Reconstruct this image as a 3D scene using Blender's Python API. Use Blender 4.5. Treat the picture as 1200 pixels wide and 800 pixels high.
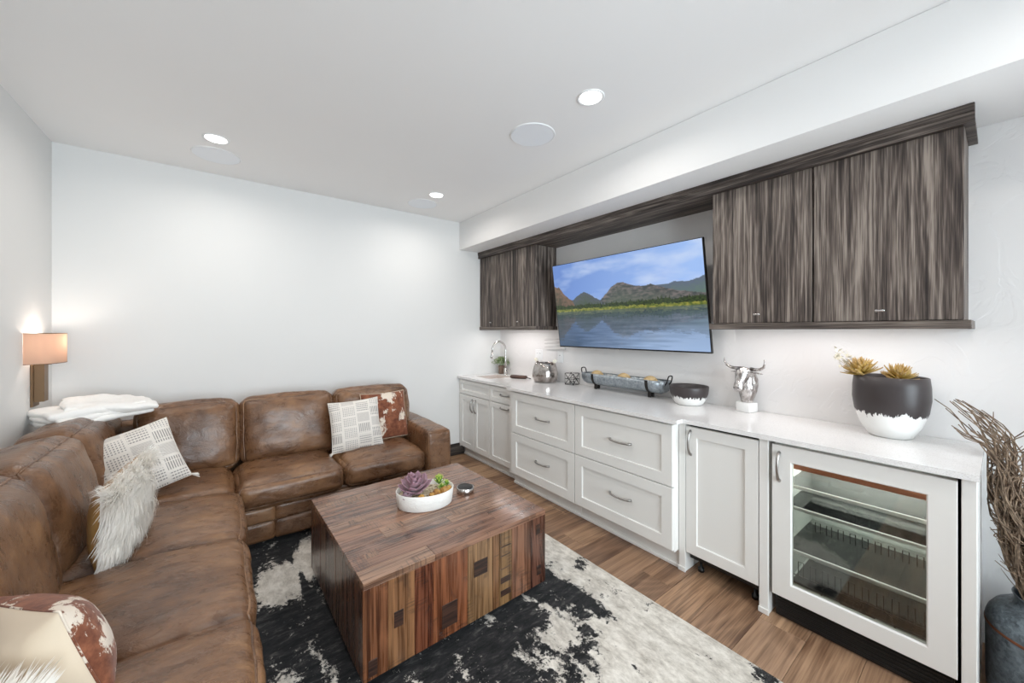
import bpy, bmesh, math, random
from mathutils import Vector, Matrix, Euler, noise
random.seed(7)
PI = math.pi
rad = math.radians
for o in list(bpy.data.objects): bpy.data.objects.remove(o)
scene = bpy.context.scene
COL = scene.collection

# ------------------------------------------------------------------ camera
CAM_H = 1.4379
cd = bpy.data.cameras.new('camera'); cam = bpy.data.objects.new('camera', cd); COL.objects.link(cam)
cam.location = (0, 0, CAM_H); cam.rotation_euler = (PI/2, 0, -0.6556)
cd.sensor_width = 36; cd.lens = 442.14/1200*36; cd.shift_y = -12.57/1200; cd.clip_start = 0.02
scene.camera = cam

# ------------------------------------------------------------------ light and exposure
def srgb(r, g, b):
    f = lambda v: (v/255/12.92) if v/255 <= .04045 else ((v/255+.055)/1.055)**2.4
    return (f(r), f(g), f(b), 1)
w = bpy.data.worlds.new('world'); scene.world = w; w.use_nodes = True
w.node_tree.nodes['Background'].inputs[0].default_value = (.62, .78, 1, 1)
w.node_tree.nodes['Background'].inputs[1].default_value = 1.0
def area_light(name, loc, rot, sx, sy, power, col, spread=PI, shape='RECTANGLE', parent=None):
    l = bpy.data.lights.new(name, 'AREA'); l.shape = shape; l.size = sx; l.size_y = sy; l.energy = power
    l.color = col; l.spread = spread
    o = bpy.data.objects.new(name, l); COL.objects.link(o); o.location = loc; o.rotation_euler = rot
    o.parent = parent
    return o
# daylight falling in through the big window behind the photographer
area_light('daylight_window', (0.95, -1.98, 1.40), (PI/2, 0, 0), 2.6, 2.0, 185, (.86, .935, 1))
CAN_POWER = 5.5
vs = scene.view_settings
vs.view_transform = 'Standard'; vs.look = 'None'; vs.gamma = 1; vs.use_curve_mapping = False; vs.exposure = 0.0

# ------------------------------------------------------------------ room numbers (metres)
R, B, L, F = 2.788, 3.865, -0.899, -1.75       # right, back, left and front wall planes
H, HS, SX = 2.698, 2.379, 2.198                # ceiling, soffit bottom, soffit face
ZC = 0.914                                     # worktop

# ------------------------------------------------------------------ mesh helpers
class MB:
    def __init__(s): s.v = []; s.f = []
    def add(s, vs_, fs):
        n = len(s.v); s.v += [tuple(p) for p in vs_]; s.f += [tuple(i+n for i in f) for f in fs]; return s
    def box(s, x0, x1, y0, y1, z0, z1):
        return s.add([(x0,y0,z0),(x1,y0,z0),(x1,y1,z0),(x0,y1,z0),(x0,y0,z1),(x1,y0,z1),(x1,y1,z1),(x0,y1,z1)],
                     [(0,3,2,1),(4,5,6,7),(0,1,5,4),(1,2,6,5),(2,3,7,6),(3,0,4,7)])
    def rings(s, rs, cap0=True, cap1=True, closed=False):
        n = len(rs[0]); m = len(rs); fs = []
        for i in range(m if closed else m-1):
            a, b = i*n, ((i+1) % m)*n
            for k in range(n):
                k2 = (k+1) % n; fs.append((a+k, a+k2, b+k2, b+k))
        if not closed:
            if cap0: fs.append(tuple(range(n-1, -1, -1)))
            if cap1: fs.append(tuple((m-1)*n+k for k in range(n)))
        return s.add([p for r in rs for p in r], fs)
    def tube(s, pts, rad, n=8, closed=False, flat=1.0):
        pts = [Vector(p) for p in pts]; m = len(pts); rs = []
        up = None
        for i, p in enumerate(pts):
            if closed: t = pts[(i+1) % m]-pts[i-1]
            else: t = pts[min(i+1, m-1)]-pts[max(i-1, 0)]
            t.normalize()
            if up is None:
                up = Vector((0,0,1)) if abs(t.z) < .9 else Vector((1,0,0))
            a = t.cross(up)
            if a.length < 1e-5: a = t.orthogonal()
            a.normalize(); b = a.cross(t); up = b
            r = rad[i] if isinstance(rad, (list, tuple)) else rad
            rs.append([p + a*(r*math.cos(2*PI*k/n)) + b*(r*flat*math.sin(2*PI*k/n)) for k in range(n)])
        return s.rings(rs, closed=closed)
    def lathe(s, prof, n=32, sx=1, sy=1, cap0=True, cap1=True):
        return s.rings([[(r*sx*math.cos(2*PI*k/n), r*sy*math.sin(2*PI*k/n), z) for k in range(n)] for r, z in prof], cap0, cap1)
    def grid(s, fn, nu, nv):
        fs = [(i*(nv+1)+j, (i+1)*(nv+1)+j, (i+1)*(nv+1)+j+1, i*(nv+1)+j+1) for i in range(nu) for j in range(nv)]
        return s.add([fn(i/nu, j/nv) for i in range(nu+1) for j in range(nv+1)], fs)
    def mesh(s, name, smooth=True):
        me = bpy.data.meshes.new(name); me.from_pydata(s.v, [], s.f)
        me.polygons.foreach_set('use_smooth', [smooth]*len(me.polygons)); me.update()
        return me
def smooth_angle(me, deg=35):
    bm = bmesh.new(); bm.from_mesh(me); a = math.radians(deg)
    bmesh.ops.recalc_face_normals(bm, faces=bm.faces)
    for e in bm.edges:
        e.smooth = not (len(e.link_faces) == 2 and e.calc_face_angle(0) > a)
    for f in bm.faces: f.smooth = True
    bm.to_mesh(me); bm.free(); return me
def box_mesh(sx, sy, sz, bev=0.0, seg=1, name='box'):
    bm = bmesh.new(); bmesh.ops.create_cube(bm, size=1)
    for v in bm.verts: v.co = Vector((v.co.x*sx, v.co.y*sy, v.co.z*sz))
    if bev > 0:
        bmesh.ops.bevel(bm, geom=bm.edges[:], offset=bev, segments=seg, affect='EDGES', profile=.5)
    me = bpy.data.meshes.new(name); bm.to_mesh(me); bm.free()
    if seg > 1: smooth_angle(me, 40)
    return me
def link(name, me, mat, parent=None, loc=(0,0,0), rot=(0,0,0), label=None):
    o = bpy.data.objects.new(name, me); COL.objects.link(o); o.location = loc; o.rotation_euler = rot
    if mat is not None and not me.materials: me.materials.append(mat)
    if parent is not None: o.parent = parent
    if label: o['label'] = label
    return o
def wl(o):
    p = Vector(o.location); q = o.parent
    while q: p += Vector(q.location); q = q.parent
    return p
def bx(name, x0, x1, y0, y1, z0, z1, mat, parent=None, bev=.002, seg=1, label=None):
    """box in world numbers, under an unrotated parent"""
    c = Vector(((x0+x1)/2, (y0+y1)/2, (z0+z1)/2))
    if parent is not None: c -= wl(parent)
    return link(name, box_mesh(x1-x0, y1-y0, z1-z0, bev, seg, name), mat, parent, c, label=label)
def tag(o, label, cat, group=None, kind=None):
    if label: o['label'] = label
    if cat: o['category'] = cat
    if group: o['group'] = group
    if kind: o['kind'] = kind
    return o
def thing(name, label, cat, loc=(0,0,0), rot=(0,0,0), group=None):
    o = bpy.data.objects.new(name, None); o.empty_display_size = .05; COL.objects.link(o)
    o.location = loc; o.rotation_euler = rot if isinstance(rot, (tuple, list, Euler)) else (0,0,rot)
    return tag(o, label, cat, group)
def structure(o): o['kind'] = 'structure'; return o

# ------------------------------------------------------------------ material helpers
class G:
    def __init__(s, name):
        s.m = bpy.data.materials.new(name); s.m.use_nodes = True; s.nt = s.m.node_tree
        s.b = s.nt.nodes['Principled BSDF']; s.out = s.nt.nodes['Material Output']
    def nd(s, typ, props=None, ins=None):
        n = s.nt.nodes.new(typ)
        for k, v in (props or {}).items(): setattr(n, k, v)
        for k, v in (ins or {}).items(): s.put(n.inputs[k], v)
        return n
    def put(s, sock, v):
        if isinstance(v, bpy.types.NodeSocket): s.nt.links.new(v, sock)
        else: sock.default_value = v
    def m_(s, op, a, b=0.0, c=0.0):
        n = s.nt.nodes.new('ShaderNodeMath'); n.operation = op
        s.put(n.inputs[0], a); s.put(n.inputs[1], b); s.put(n.inputs[2], c); return n.outputs[0]
    def coords(s, kind='Object', scale=(1,1,1), rnd=0.0, rot=(0,0,0)):
        v = s.nd('ShaderNodeTexCoord').outputs[kind]
        if rnd:
            r = s.nd('ShaderNodeObjectInfo').outputs['Random']
            c = s.nd('ShaderNodeCombineXYZ', ins={0: s.m_('MULTIPLY', r, rnd), 1: s.m_('MULTIPLY', r, rnd*1.7), 2: s.m_('MULTIPLY', r, rnd*.6)}).outputs[0]
            v = s.nd('ShaderNodeVectorMath', {'operation': 'ADD'}, {0: v, 1: c}).outputs[0]
        return s.nd('ShaderNodeMapping', ins={'Vector': v, 'Scale': scale, 'Rotation': rot}).outputs[0]
    def rand(s): return s.nd('ShaderNodeObjectInfo').outputs['Random']
    def sep(s, v):
        n = s.nd('ShaderNodeSeparateXYZ', ins={0: v}); return n.outputs[0], n.outputs[1], n.outputs[2]
    def noise(s, v, scale=5, detail=4, rough=.55, dist=0.0):
        return s.nd('ShaderNodeTexNoise', ins={'Vector': v, 'Scale': scale, 'Detail': detail, 'Roughness': rough, 'Distortion': dist}).outputs[0]
    def voro(s, v, scale=5, out='Distance', feature='F1'):
        return s.nd('ShaderNodeTexVoronoi', {'feature': feature}, {'Vector': v, 'Scale': scale}).outputs[out]
    def ramp(s, f, stops, interp='LINEAR'):
        n = s.nd('ShaderNodeValToRGB', ins={0: f}); cr = n.color_ramp; cr.interpolation = interp
        while len(cr.elements) < len(stops): cr.elements.new(.5)
        for e, (p, c) in zip(cr.elements, stops): e.position = p; e.color = c
        return n.outputs[0]
    def mix(s, f, a, b, blend='MIX'):
        n = s.nd('ShaderNodeMix', {'data_type': 'RGBA', 'blend_type': blend})
        s.put(n.inputs[0], f); s.put(n.inputs[6], a); s.put(n.inputs[7], b); return n.outputs[2]
    def bump(s, h, strength=.3, dist=.01, normal=None):
        ins = {'Height': h, 'Strength': strength, 'Distance': dist}
        if normal is not None: ins['Normal'] = normal
        return s.nd('ShaderNodeBump', ins=ins).outputs[0]
    def set(s, **k):
        names = {'color': 'Base Color', 'rough': 'Roughness', 'metal': 'Metallic', 'normal': 'Normal', 'spec': 'Specular IOR Level',
                 'coat': 'Coat Weight', 'coatr': 'Coat Roughness', 'sheen': 'Sheen Weight', 'ecol': 'Emission Color', 'estr': 'Emission Strength',
                 'trans': 'Transmission Weight', 'alpha': 'Alpha', 'sss': 'Subsurface Weight'}
        for a, v in k.items(): s.put(s.b.inputs[names[a]], v)
        return s
BLK = (0,0,0,1); WHT = (1,1,1,1)
def plain(name, col, rough=.5, metal=0.0, **k):
    g = G(name); g.set(color=col, rough=rough, metal=metal, **k); return g.m
def painted_wall(name, col, bump=.25, trowel=False):
    g = G(name); v = g.coords('Object')
    h = g.noise(v, 3.2, 5, .6, .6); 
    if trowel:
        h2 = g.ramp(g.noise(v, 4.5, 3, .5, 1.6), [(.47, BLK), (.52, WHT)])
        h = g.m_('ADD', h, g.m_('MULTIPLY', h2, .35))
    c = g.mix(g.m_('MULTIPLY', g.noise(v, 1.3, 2), .12), col, srgb(206, 205, 203))
    g.set(color=c, rough=.62, spec=.3, normal=g.bump(h, bump, .006)); return g.m
def grain(g, axis, rnd, k=1.0, ring=.10, ringf=64.0, wav=1.0):
    """long straight wood grain with a few cathedral figures, about .2 to .8"""
    sc = lambda a, l: tuple(l if axis == q else a for q in 'XYZ')
    S = lambda a, l, d: g.m_('SUBTRACT', g.noise(g.coords('Object', sc(a*k, l*wav), rnd), 1, d, .5, .25*(wav-1)), .5)
    l0 = S(9, .45, 1); l1 = S(32, .6, 1); l2 = S(95, 1.0, 1); l3 = S(260, 3.2, 2)
    rg = g.m_('SINE', g.m_('MULTIPLY', g.noise(g.coords('Object', sc(4.2*k, .75), rnd), 1, 1, .5, .2), ringf))
    rg = g.m_('MULTIPLY', g.m_('ABSOLUTE', rg), -1.0)
    f = g.m_('ADD', g.m_('MULTIPLY', l0, .45), g.m_('ADD', g.m_('MULTIPLY', l1, .55), g.m_('MULTIPLY', l2, .62)))
    f = g.m_('ADD', f, g.m_('ADD', g.m_('MULTIPLY', l3, .62), g.m_('MULTIPLY', g.m_('ADD', rg, .64), ring)))
    return g.m_('ADD', f, .5)
def grey_oak(name, axis, dim=1.0):
    """dark limed oak laminate; grain along axis"""
    g = G(name); f = grain(g, axis, 7.3, 1.25, .09, 44.0, 2.4)
    q = lambda r, gg, b: srgb(r*dim, gg*dim, b*dim)
    c = g.ramp(f, [(.24, q(42, 36, 34)), (.42, q(78, 68, 63)), (.54, q(106, 95, 88)), (.74, q(158, 146, 136))])
    g.set(color=c, rough=.5, spec=.35, normal=g.bump(f, .3, .002)); return g.m
def table_wood(name, axis):
    g = G(name); f = grain(g, axis, 11, 1.25, .18, 40.0, 2.0)
    sc = lambda a, l: tuple(l if axis == q else a for q in 'XYZ')
    base = g.nd('ShaderNodeObjectInfo').outputs['Color']
    light = g.mix(1.0, base, (1.05, 1.0, .96, 1), 'MULTIPLY'); dark = g.mix(1.0, base, (.22, .17, .16, 1), 'MULTIPLY')
    c = g.mix(g.ramp(f, [(.26, BLK), (.72, WHT)]), dark, light)
    chop = g.m_('MULTIPLY', g.ramp(g.noise(g.coords('Object', sc(6, 5), 5), 1, 2, .5), [(.54, BLK), (.58, WHT)]),
                g.ramp(g.noise(g.coords('Object', sc(12, 150), 5), 1, 2, .6), [(.50, BLK), (.56, WHT)]))
    blot = g.ramp(g.noise(g.coords('Object', sc(12, 8), 6), 1, 3, .6, .4), [(.62, BLK), (.70, WHT)])
    c = g.mix(g.m_('MULTIPLY', g.m_('MAXIMUM', chop, blot), .48), c, srgb(40, 28, 24))
    g.set(color=c, rough=g.m_('ADD', .20, g.m_('MULTIPLY', f, .16)), spec=.5, coat=.45, coatr=.12, normal=g.bump(f, .25, .002)); return g.m
def floor_wood():
    g = G('plank_oak'); r = g.rand(); f = grain(g, 'X', 13, .62, .14, 46.0, 1.7)
    light = g.ramp(r, [(0, srgb(168, 132, 104)), (.2, srgb(190, 154, 122)), (.4, srgb(150, 118, 94)), (.6, srgb(182, 144, 112)), (.8, srgb(142, 110, 88)), (1, srgb(176, 142, 114))])
    dark = g.ramp(r, [(0, srgb(88, 62, 46)), (.3, srgb(108, 78, 58)), (.6, srgb(80, 58, 46)), (1, srgb(98, 72, 54))])
    c = g.mix(g.ramp(f, [(.20, BLK), (.74, WHT)]), dark, light)
    g.set(color=c, rough=.38, spec=.4, normal=g.bump(f, .2, .002)); return g.m
def leather():
    g = G('brown_leather'); v = g.coords('Object', (1,1,1), 9)
    a = g.noise(v, 2.4, 4, .55, .5); b = g.noise(g.coords('Object', (8, 18, 12), 9), 1, 6, .68, .5); fine = g.voro(v, 230)
    f = g.m_('ADD', g.m_('MULTIPLY', a, .55), g.m_('MULTIPLY', b, .45))
    c = g.ramp(f, [(.30, srgb(70, 47, 33)), (.44, srgb(98, 68, 47)), (.54, srgb(124, 89, 62)), (.68, srgb(162, 122, 87))])
    wr = g.noise(g.coords('Object', (5, 13, 8), 9), 1.3, 7, .66, 1.1); wr2 = g.m_('ABSOLUTE', g.m_('SUBTRACT', g.noise(g.coords('Object', (3, 7, 5), 9), 1.6, 4, .6, 1.6), .5))
    nb = g.bump(wr, .32, .02); nb = g.bump(g.m_('MINIMUM', wr2, .05), .16, .05, nb); nb = g.bump(fine, .12, .0015, nb)
    g.set(color=c, rough=g.m_('ADD', .17, g.m_('MULTIPLY', b, .24)), spec=.6, normal=nb); return g.m
def quartz():
    g = G('white_quartz'); v = g.coords('Object')
    c = g.mix(g.ramp(g.noise(v, 260, 2, .6), [(.5, BLK), (.7, WHT)]), srgb(236, 234, 233), srgb(214, 211, 209))
    c = g.mix(g.ramp(g.noise(v, 3, 5, .65, 1.2), [(.5, BLK), (.75, (.5,.5,.5,1))]), c, srgb(221, 218, 216))
    g.set(color=c, rough=.13, spec=.5); return g.m
def galvanised(name, dark, light, scale=60, rough=.38):
    g = G(name); v = g.coords('Object')
    col = g.voro(v, scale, 'Color'); r_, _, _ = g.sep(col)
    f = g.m_('ADD', g.m_('MULTIPLY', r_, .16), g.m_('MULTIPLY', g.noise(v, 16, 7, .75, .4), .9))
    g.set(color=g.ramp(f, [(.3, dark), (.8, light)]), metal=.75, rough=rough, normal=g.bump(f, .1, .001)); return g.m
def dipped_clay(name, z_edge, amp):
    """dark slip above a ragged white base"""
    g = G(name); v = g.coords('Object'); x, y, z = g.sep(v)
    n = g.noise(g.coords('Object', (1,1,.12)), 26, 5, .7); n2 = g.noise(g.coords('Object', (1,1,.1)), 70, 3, .7)
    e = g.m_('ADD', g.m_('MULTIPLY', g.m_('SUBTRACT', n, .5), amp), g.m_('MULTIPLY', g.m_('SUBTRACT', n2, .5), amp*1.5))
    f = g.ramp(g.m_('ADD', g.m_('SUBTRACT', z, z_edge), e), [(0, BLK), (.004, WHT)])
    g.set(color=g.mix(f, srgb(238, 237, 234), srgb(62, 56, 56)), rough=g.m_('ADD', .45, g.m_('MULTIPLY', f, -.08)), spec=.4); return g.m
def printed_linen():
    """linen print: patches of dashes, dots and lines"""
    g = G('printed_linen'); x, y, z = g.sep(g.coords('Object'))
    cx = g.m_('FLOOR', g.m_('MULTIPLY', x, 9.3))
    shift = g.m_('MULTIPLY', g.m_('FRACT', g.m_('MULTIPLY', cx, .618)), .07)
    zz = g.m_('ADD', z, shift)
    cz = g.m_('FLOOR', g.m_('MULTIPLY', zz, 11.5))
    rn = g.nd('ShaderNodeTexWhiteNoise', {'noise_dimensions': '2D'}, {'Vector': g.nd('ShaderNodeCombineXYZ', ins={0: cx, 1: cz}).outputs[0]}).outputs[0]
    lt = lambda a, t: g.m_('LESS_THAN', a, t)
    fr = lambda a, k: g.m_('FRACT', g.m_('MULTIPLY', a, k))
    hl = g.m_('MULTIPLY', lt(fr(z, 62.0), .42), lt(fr(x, 75.0), .72))
    dots = g.m_('MULTIPLY', lt(fr(z, 74.0), .48), lt(fr(x, 74.0), .48))
    vl = g.m_('MULTIPLY', lt(fr(x, 88.0), .45), lt(fr(z, 14.0), .93))
    ht = g.m_('MULTIPLY', lt(fr(z, 150.0), .6), .55)
    p1 = lt(rn, .28); p2 = g.m_('MULTIPLY', lt(rn, .55), g.m_('SUBTRACT', 1.0, p1))
    p3 = g.m_('MULTIPLY', lt(rn, .76), g.m_('GREATER_THAN', rn, .55)); p4 = g.m_('GREATER_THAN', rn, .80)
    ink = g.m_('ADD', g.m_('ADD', g.m_('MULTIPLY', p1, hl), g.m_('MULTIPLY', p2, dots)), g.m_('ADD', g.m_('MULTIPLY', p3, vl), g.m_('MULTIPLY', p4, ht)))
    bx_ = fr(x, 9.3); bz = g.m_('FRACT', g.m_('MULTIPLY', zz, 11.5))
    inside = g.m_('MULTIPLY', g.m_('MULTIPLY', g.m_('GREATER_THAN', bx_, .07), lt(bx_, .93)), g.m_('MULTIPLY', g.m_('GREATER_THAN', bz, .09), lt(bz, .91)))
    ink = g.m_('MULTIPLY', g.m_('MULTIPLY', ink, inside), .72)
    c = g.mix(ink, srgb(228, 221, 213), srgb(88, 80, 82))
    g.set(color=c, rough=.9, spec=.15, sheen=.2, normal=g.bump(g.noise(g.coords('Object'), 16, 4), .4, .006)); return g.m
def cowhide():
    g = G('cowhide'); v = g.coords('Object', (1,1,1), 3)
    f = g.m_('ADD', g.m_('MULTIPLY', g.noise(v, 7, 2, .5, .4), .72), g.m_('MULTIPLY', g.noise(g.coords('Object', (1,1,.5), 3), 70, 5, .75), .36))
    brown = g.ramp(g.noise(v, 24, 5, .7), [(.3, srgb(92, 48, 34)), (.7, srgb(156, 98, 70))])
    g.set(color=g.mix(g.ramp(f, [(.595, BLK), (.615, WHT)]), brown, srgb(226, 212, 196)), rough=.7, spec=.2, sheen=.15,
          normal=g.bump(g.noise(v, 40, 5, .7), .3, .004)); return g.m
def rug_mat():
    g = G('rug_pile'); v = g.coords('Object')
    bias = g.nd('ShaderNodeAttribute', {'attribute_name': 'tone'}).outputs['Fac']
    n = g.m_('ADD', g.m_('MULTIPLY', g.m_('SUBTRACT', g.noise(g.coords('Object', (1.5, .8, 1)), 6, 4, .65, .3), .5), 1.5), g.m_('MULTIPLY', g.m_('SUBTRACT', g.noise(v, 30, 8, .85, .1), .5), 2.6))
    f = g.ramp(g.m_('ADD', bias, n), [(.490, BLK), (.510, WHT)])
    black = g.ramp(g.noise(g.coords('Object', (9, 26, 1)), 1, 7, .78, .3), [(.40, srgb(14, 14, 16)), (.55, srgb(40, 39, 40)), (.72, srgb(98, 95, 92))])
    cream = g.ramp(g.noise(g.coords('Object', (10, 5, 1)), 1.8, 8, .78, .15), [(.36, srgb(170, 162, 152)), (.5, srgb(206, 199, 189)), (.62, srgb(228, 222, 213))])
    pile = g.noise(v, 420, 2)
    g.set(color=g.mix(f, black, cream), rough=.95, spec=.1, sheen=.12, normal=g.bump(g.m_('ADD', g.m_('MULTIPLY', f, .5), g.m_('MULTIPLY', pile, .5)), .5, .004)); return g.m
def glass_pane(name, tint, refl=.09):
    g = G(name); nt = g.nt
    tr = g.nd('ShaderNodeBsdfTransparent', ins={0: tint}).outputs[0]
    gl = g.nd('ShaderNodeBsdfGlossy', ins={0: WHT, 'Roughness': .02}).outputs[0]
    fr = g.nd('ShaderNodeFresnel', ins={'IOR': 1.5}).outputs[0]
    mx = g.nd('ShaderNodeMixShader', ins={0: g.m_('ADD', fr, refl), 1: tr, 2: gl})
    nt.links.new(mx.outputs[0], g.out.inputs[0]); return g.m

M = {}
M['wall'] = painted_wall('wall_paint', srgb(229, 228, 226), .14)
M['wall_trowel'] = painted_wall('trowelled_plaster', srgb(233, 231, 230), .34, True)
M['ceiling'] = painted_wall('ceiling_paint', srgb(247, 246, 245), .05)
M['cab'] = plain('cabinet_paint', srgb(231, 229, 225), .36)
M['oak_z'] = grey_oak('grey_oak_upright', 'Z', .95); M['oak_y'] = grey_oak('grey_oak_lengthwise', 'Y', .85)
M['tab_x'] = table_wood('table_wood_lengthwise', 'X'); M['tab_z'] = table_wood('table_wood_upright', 'Z')
M['inlay'] = None
M['plank'] = floor_wood(); M['leather'] = leather(); M['quartz'] = quartz()
M['subfloor'] = plain('subfloor', srgb(60, 46, 38), .8)
M['darkwood'] = grey_oak('dark_skirting', 'X', .6)
M['nickel'] = plain('brushed_nickel', srgb(168, 165, 162), .32, 1.0)
M['steel'] = plain('satin_steel', srgb(200, 198, 196), .22, 1.0)
M['black'] = plain('black_plastic', srgb(18, 18, 19), .4)
M['blackmetal'] = plain('black_iron', srgb(44, 40, 38), .5, .6)
M['bronze'] = plain('bronze_metal', srgb(128, 104, 80), .38, .8)
M['white'] = plain('white_plastic', srgb(238, 238, 238), .4)
M['galv'] = galvanised('galvanised_tray_steel', srgb(104, 114, 122), srgb(196, 203, 208), 110)
M['galv_dark'] = galvanised('dark_zinc', srgb(44, 50, 54), srgb(132, 140, 146), 90, .42)
M['copper'] = plain('copper_band', srgb(112, 66, 44), .4, .8)
M['linen'] = printed_linen(); M['cow'] = cowhide()
M['cream'] = plain('cream_cloth', srgb(222, 204, 180), .75, sheen=.2)
M['gold'] = plain('gold_satin', srgb(166, 128, 78), .36)
g = G('white_fur'); df = g.nd('ShaderNodeBsdfDiffuse', ins={0: srgb(254, 252, 248)}); tl = g.nd('ShaderNodeBsdfTranslucent', ins={0: srgb(252, 248, 242)})
g.nt.links.new(g.nd('ShaderNodeMixShader', ins={0: .5, 1: df.outputs[0], 2: tl.outputs[0]}).outputs[0], g.out.inputs[0]); M['fur'] = g.m
M['furbase'] = plain('fur_backing', srgb(246, 240, 232), .95)
M['throw'] = None
M['clay'] = plain('white_clay', srgb(236, 233, 228), .6)
M['marble'] = plain('white_marble', srgb(238, 237, 235), .25)
M['purple'] = None
M['glass'] = glass_pane('cooler_glass', (.80, .82, .80, 1), .015); M['winglass'] = glass_pane('window_glass', (.95, .97, .97, 1), .02)
M['rope'] = plain('woven_fibre', srgb(206, 178, 134), .9)
M['jute'] = M['rope']

# ================================================================== the room
fl = structure(bx('floor', L-.1, R+.1, F-.1, B+.1, -.04, -.012, M['subfloor'], None, 0))
pw = 0.192; y = F; row = 0
starts = [0.0, .52, .93, .27, .71, 1.1, .4, .85]
while y < B-.01:
    y1 = min(y+pw, B)
    x = L - starts[row % 8]
    while x < R:
        x1 = x + 1.25
        a, b = max(x, L), min(x1, R)
        if b-a > .03:
            bx('plank', a+.0006, b-.0006, y+.0006, y1-.0006, -.014, 0, M['plank'], fl, .0018)
        x = x1
    y = y1; row += 1
structure(bx('ceiling', L-.1, R+.1, F-.1, B+.1, H, H+.1, M['ceiling'], None, 0))
structure(bx('wall_back', L-.1, R+.1, B, B+.1, -.04, H, M['wall'], None, 0))
structure(bx('wall_right', R, R+.1, F, B, -.04, H, M['wall_trowel'], None, 0))
structure(bx('wall_left', L-.1, L, F, B, -.04, H, M['wall'], None, 0))
WX0, WX1, WZ0, WZ1 = -.35, 2.25, .4, 2.4
m = MB(); m.box(L-.1, WX0, F-.1, F, -.04, H); m.box(WX1, R+.1, F-.1, F, -.04, H); m.box(WX0, WX1, F-.1, F, -.04, WZ0); m.box(WX0, WX1, F-.1, F, WZ1, H)
structure(link('wall_front', m.mesh('wall_front', False), M['wall']))
win = thing('window_1', None, None, ((WX0+WX1)/2, F-.05, WZ0)); structure(win)
for a, b in ((WX0, WX0+.06), (WX1-.06, WX1), ((WX0+WX1)/2-.03, (WX0+WX1)/2+.03)):
    bx('window_frame', a, b, F-.09, F-.02, WZ0, WZ1, M['white'], win)
for a, b in ((WZ0, WZ0+.06), (WZ1-.06, WZ1)):
    bx('window_rail', WX0+.06, WX1-.06, F-.09, F-.02, a, b, M['white'], win)
for a, b in ((WX0+.06, (WX0+WX1)/2-.03), ((WX0+WX1)/2+.03, WX1-.06)):
    bx('pane', a, b, F-.058, F-.052, WZ0+.06, WZ1-.06, M['winglass'], win, 0)
structure(bx('trim_1', SX, R-.0005, F+.0005, B-.0005, HS, H-.0005, M['ceiling'], None, .004, 2))     # boxed soffit above the cabinets
structure(bx('baseboard_back', L+.015, 2.262, B-.014, B-.0002, .0005, .135, M['darkwood'], None, .003))
structure(bx('baseboard_left', L+.0002, L+.014, F+.01, B-.001, .0005, .135, M['darkwood'], None, .003))

# ---- recessed lights and ceiling speakers
can_trim = MB().lathe([(.058, -.001), (.066, -.006), (.072, -.005), (.074, 0)], 32, cap0=False, cap1=False).mesh('trim_ring')
g = G('lamp_lens'); g.set(color=WHT, ecol=(1, .97, .93, 1), estr=6.0); M['lens'] = g.m
can_lens = MB().lathe([(.0005, -.003), (.058, -.003), (.058, -.0005)], 32).mesh('lens')
def can(x, y, label):
    t = thing('recessed_light', label, 'ceiling light', (x, y, H), group='recessed ceiling lights')
    link('trim_ring', can_trim, M['white'], t); link('lens', can_lens, M['lens'], t)
    area_light('lamp', (0, 0, -.008), (0, 0, 0), .11, .11, CAN_POWER, (1, .95, .89), math.radians(165), 'DISK', t)
can(-.03, 3.15, 'glowing round recessed ceiling light nearest the left wall')
can(1.58, 1.357, 'glowing round recessed ceiling light nearest the boxed soffit and wide grey oak doors')
can(1.58, 3.207, 'small glowing recessed ceiling light near the far right ceiling corner')
can(-.03, 1.357, 'recessed ceiling light above the near end of the sofa')
can(-.03, -.45, 'recessed ceiling light behind the viewpoint, on the left')
can(1.58, -.45, 'recessed ceiling light behind the viewpoint, on the right')
spk_ring = MB().lathe([(.136, -.001), (.139, -.006), (.143, -.006), (.145, 0)], 40, cap0=False, cap1=False).mesh('rim')
spk_gr = MB().lathe([(.0005, -.0055), (.08, -.0055), (.136, -.0055), (.1365, -.0005)], 40).mesh('grille'); smooth_angle(spk_gr, 20)
g = G('speaker_grille'); g.set(color=srgb(244, 247, 251), rough=.6, normal=g.bump(g.voro(g.coords('Object'), 420), .3, .001)); M['grille'] = g.m
for x, y, lab in ((-.03, 3.446, 'flat round white ceiling speaker behind the left recessed light'),
                  (1.585, 1.845, 'largest-looking flat round ceiling speaker in mid ceiling'),
                  (1.577, 3.507, 'flat round ceiling speaker close to the far right corner')):
    t = thing('ceiling_speaker', lab, 'speaker', (x, y, H), group='round ceiling speakers')
    link('rim', spk_ring, M['white'], t); link('grille', spk_gr, M['grille'], t)

# ================================================================== base cabinets
def shaker_mesh(wd, ht, t=.02, fw=.058, rec=.009):
    """door or drawer frame facing -X, centred"""
    def rect(dy, dz, x): return [(x, -wd/2+dy, -ht/2+dz), (x, wd/2-dy, -ht/2+dz), (x, wd/2-dy, ht/2-dz), (x, -wd/2+dy, ht/2-dz)]
    rs = [rect(0, 0, t/2), rect(0, 0, -t/2+.002), rect(.002, .002, -t/2), rect(fw, fw, -t/2), rect(fw+.003, fw+.003, -t/2+rec), rect(fw+.003, fw+.003, t/2)]
    return smooth_angle(MB().rings(rs, closed=True).mesh('shaker_frame', False), 10)
def pull_mesh(length, axis='Y'):
    m = MB(); pts = []; rad = []
    n = 16
    for i in range(n+1):
        s = -1+2*i/n; p = s*length/2; out = -.026*(1-abs(s)**2.6) - .004
        if i in (0, n): out = 0.004
        pts.append((out, p, 0) if axis == 'Y' else (out, 0, p)); rad.append(.0062*(1+.45*abs(s)**3))
    m.tube(pts, rad, 10, flat=1.0)
    return m.mesh('handle')
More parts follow.
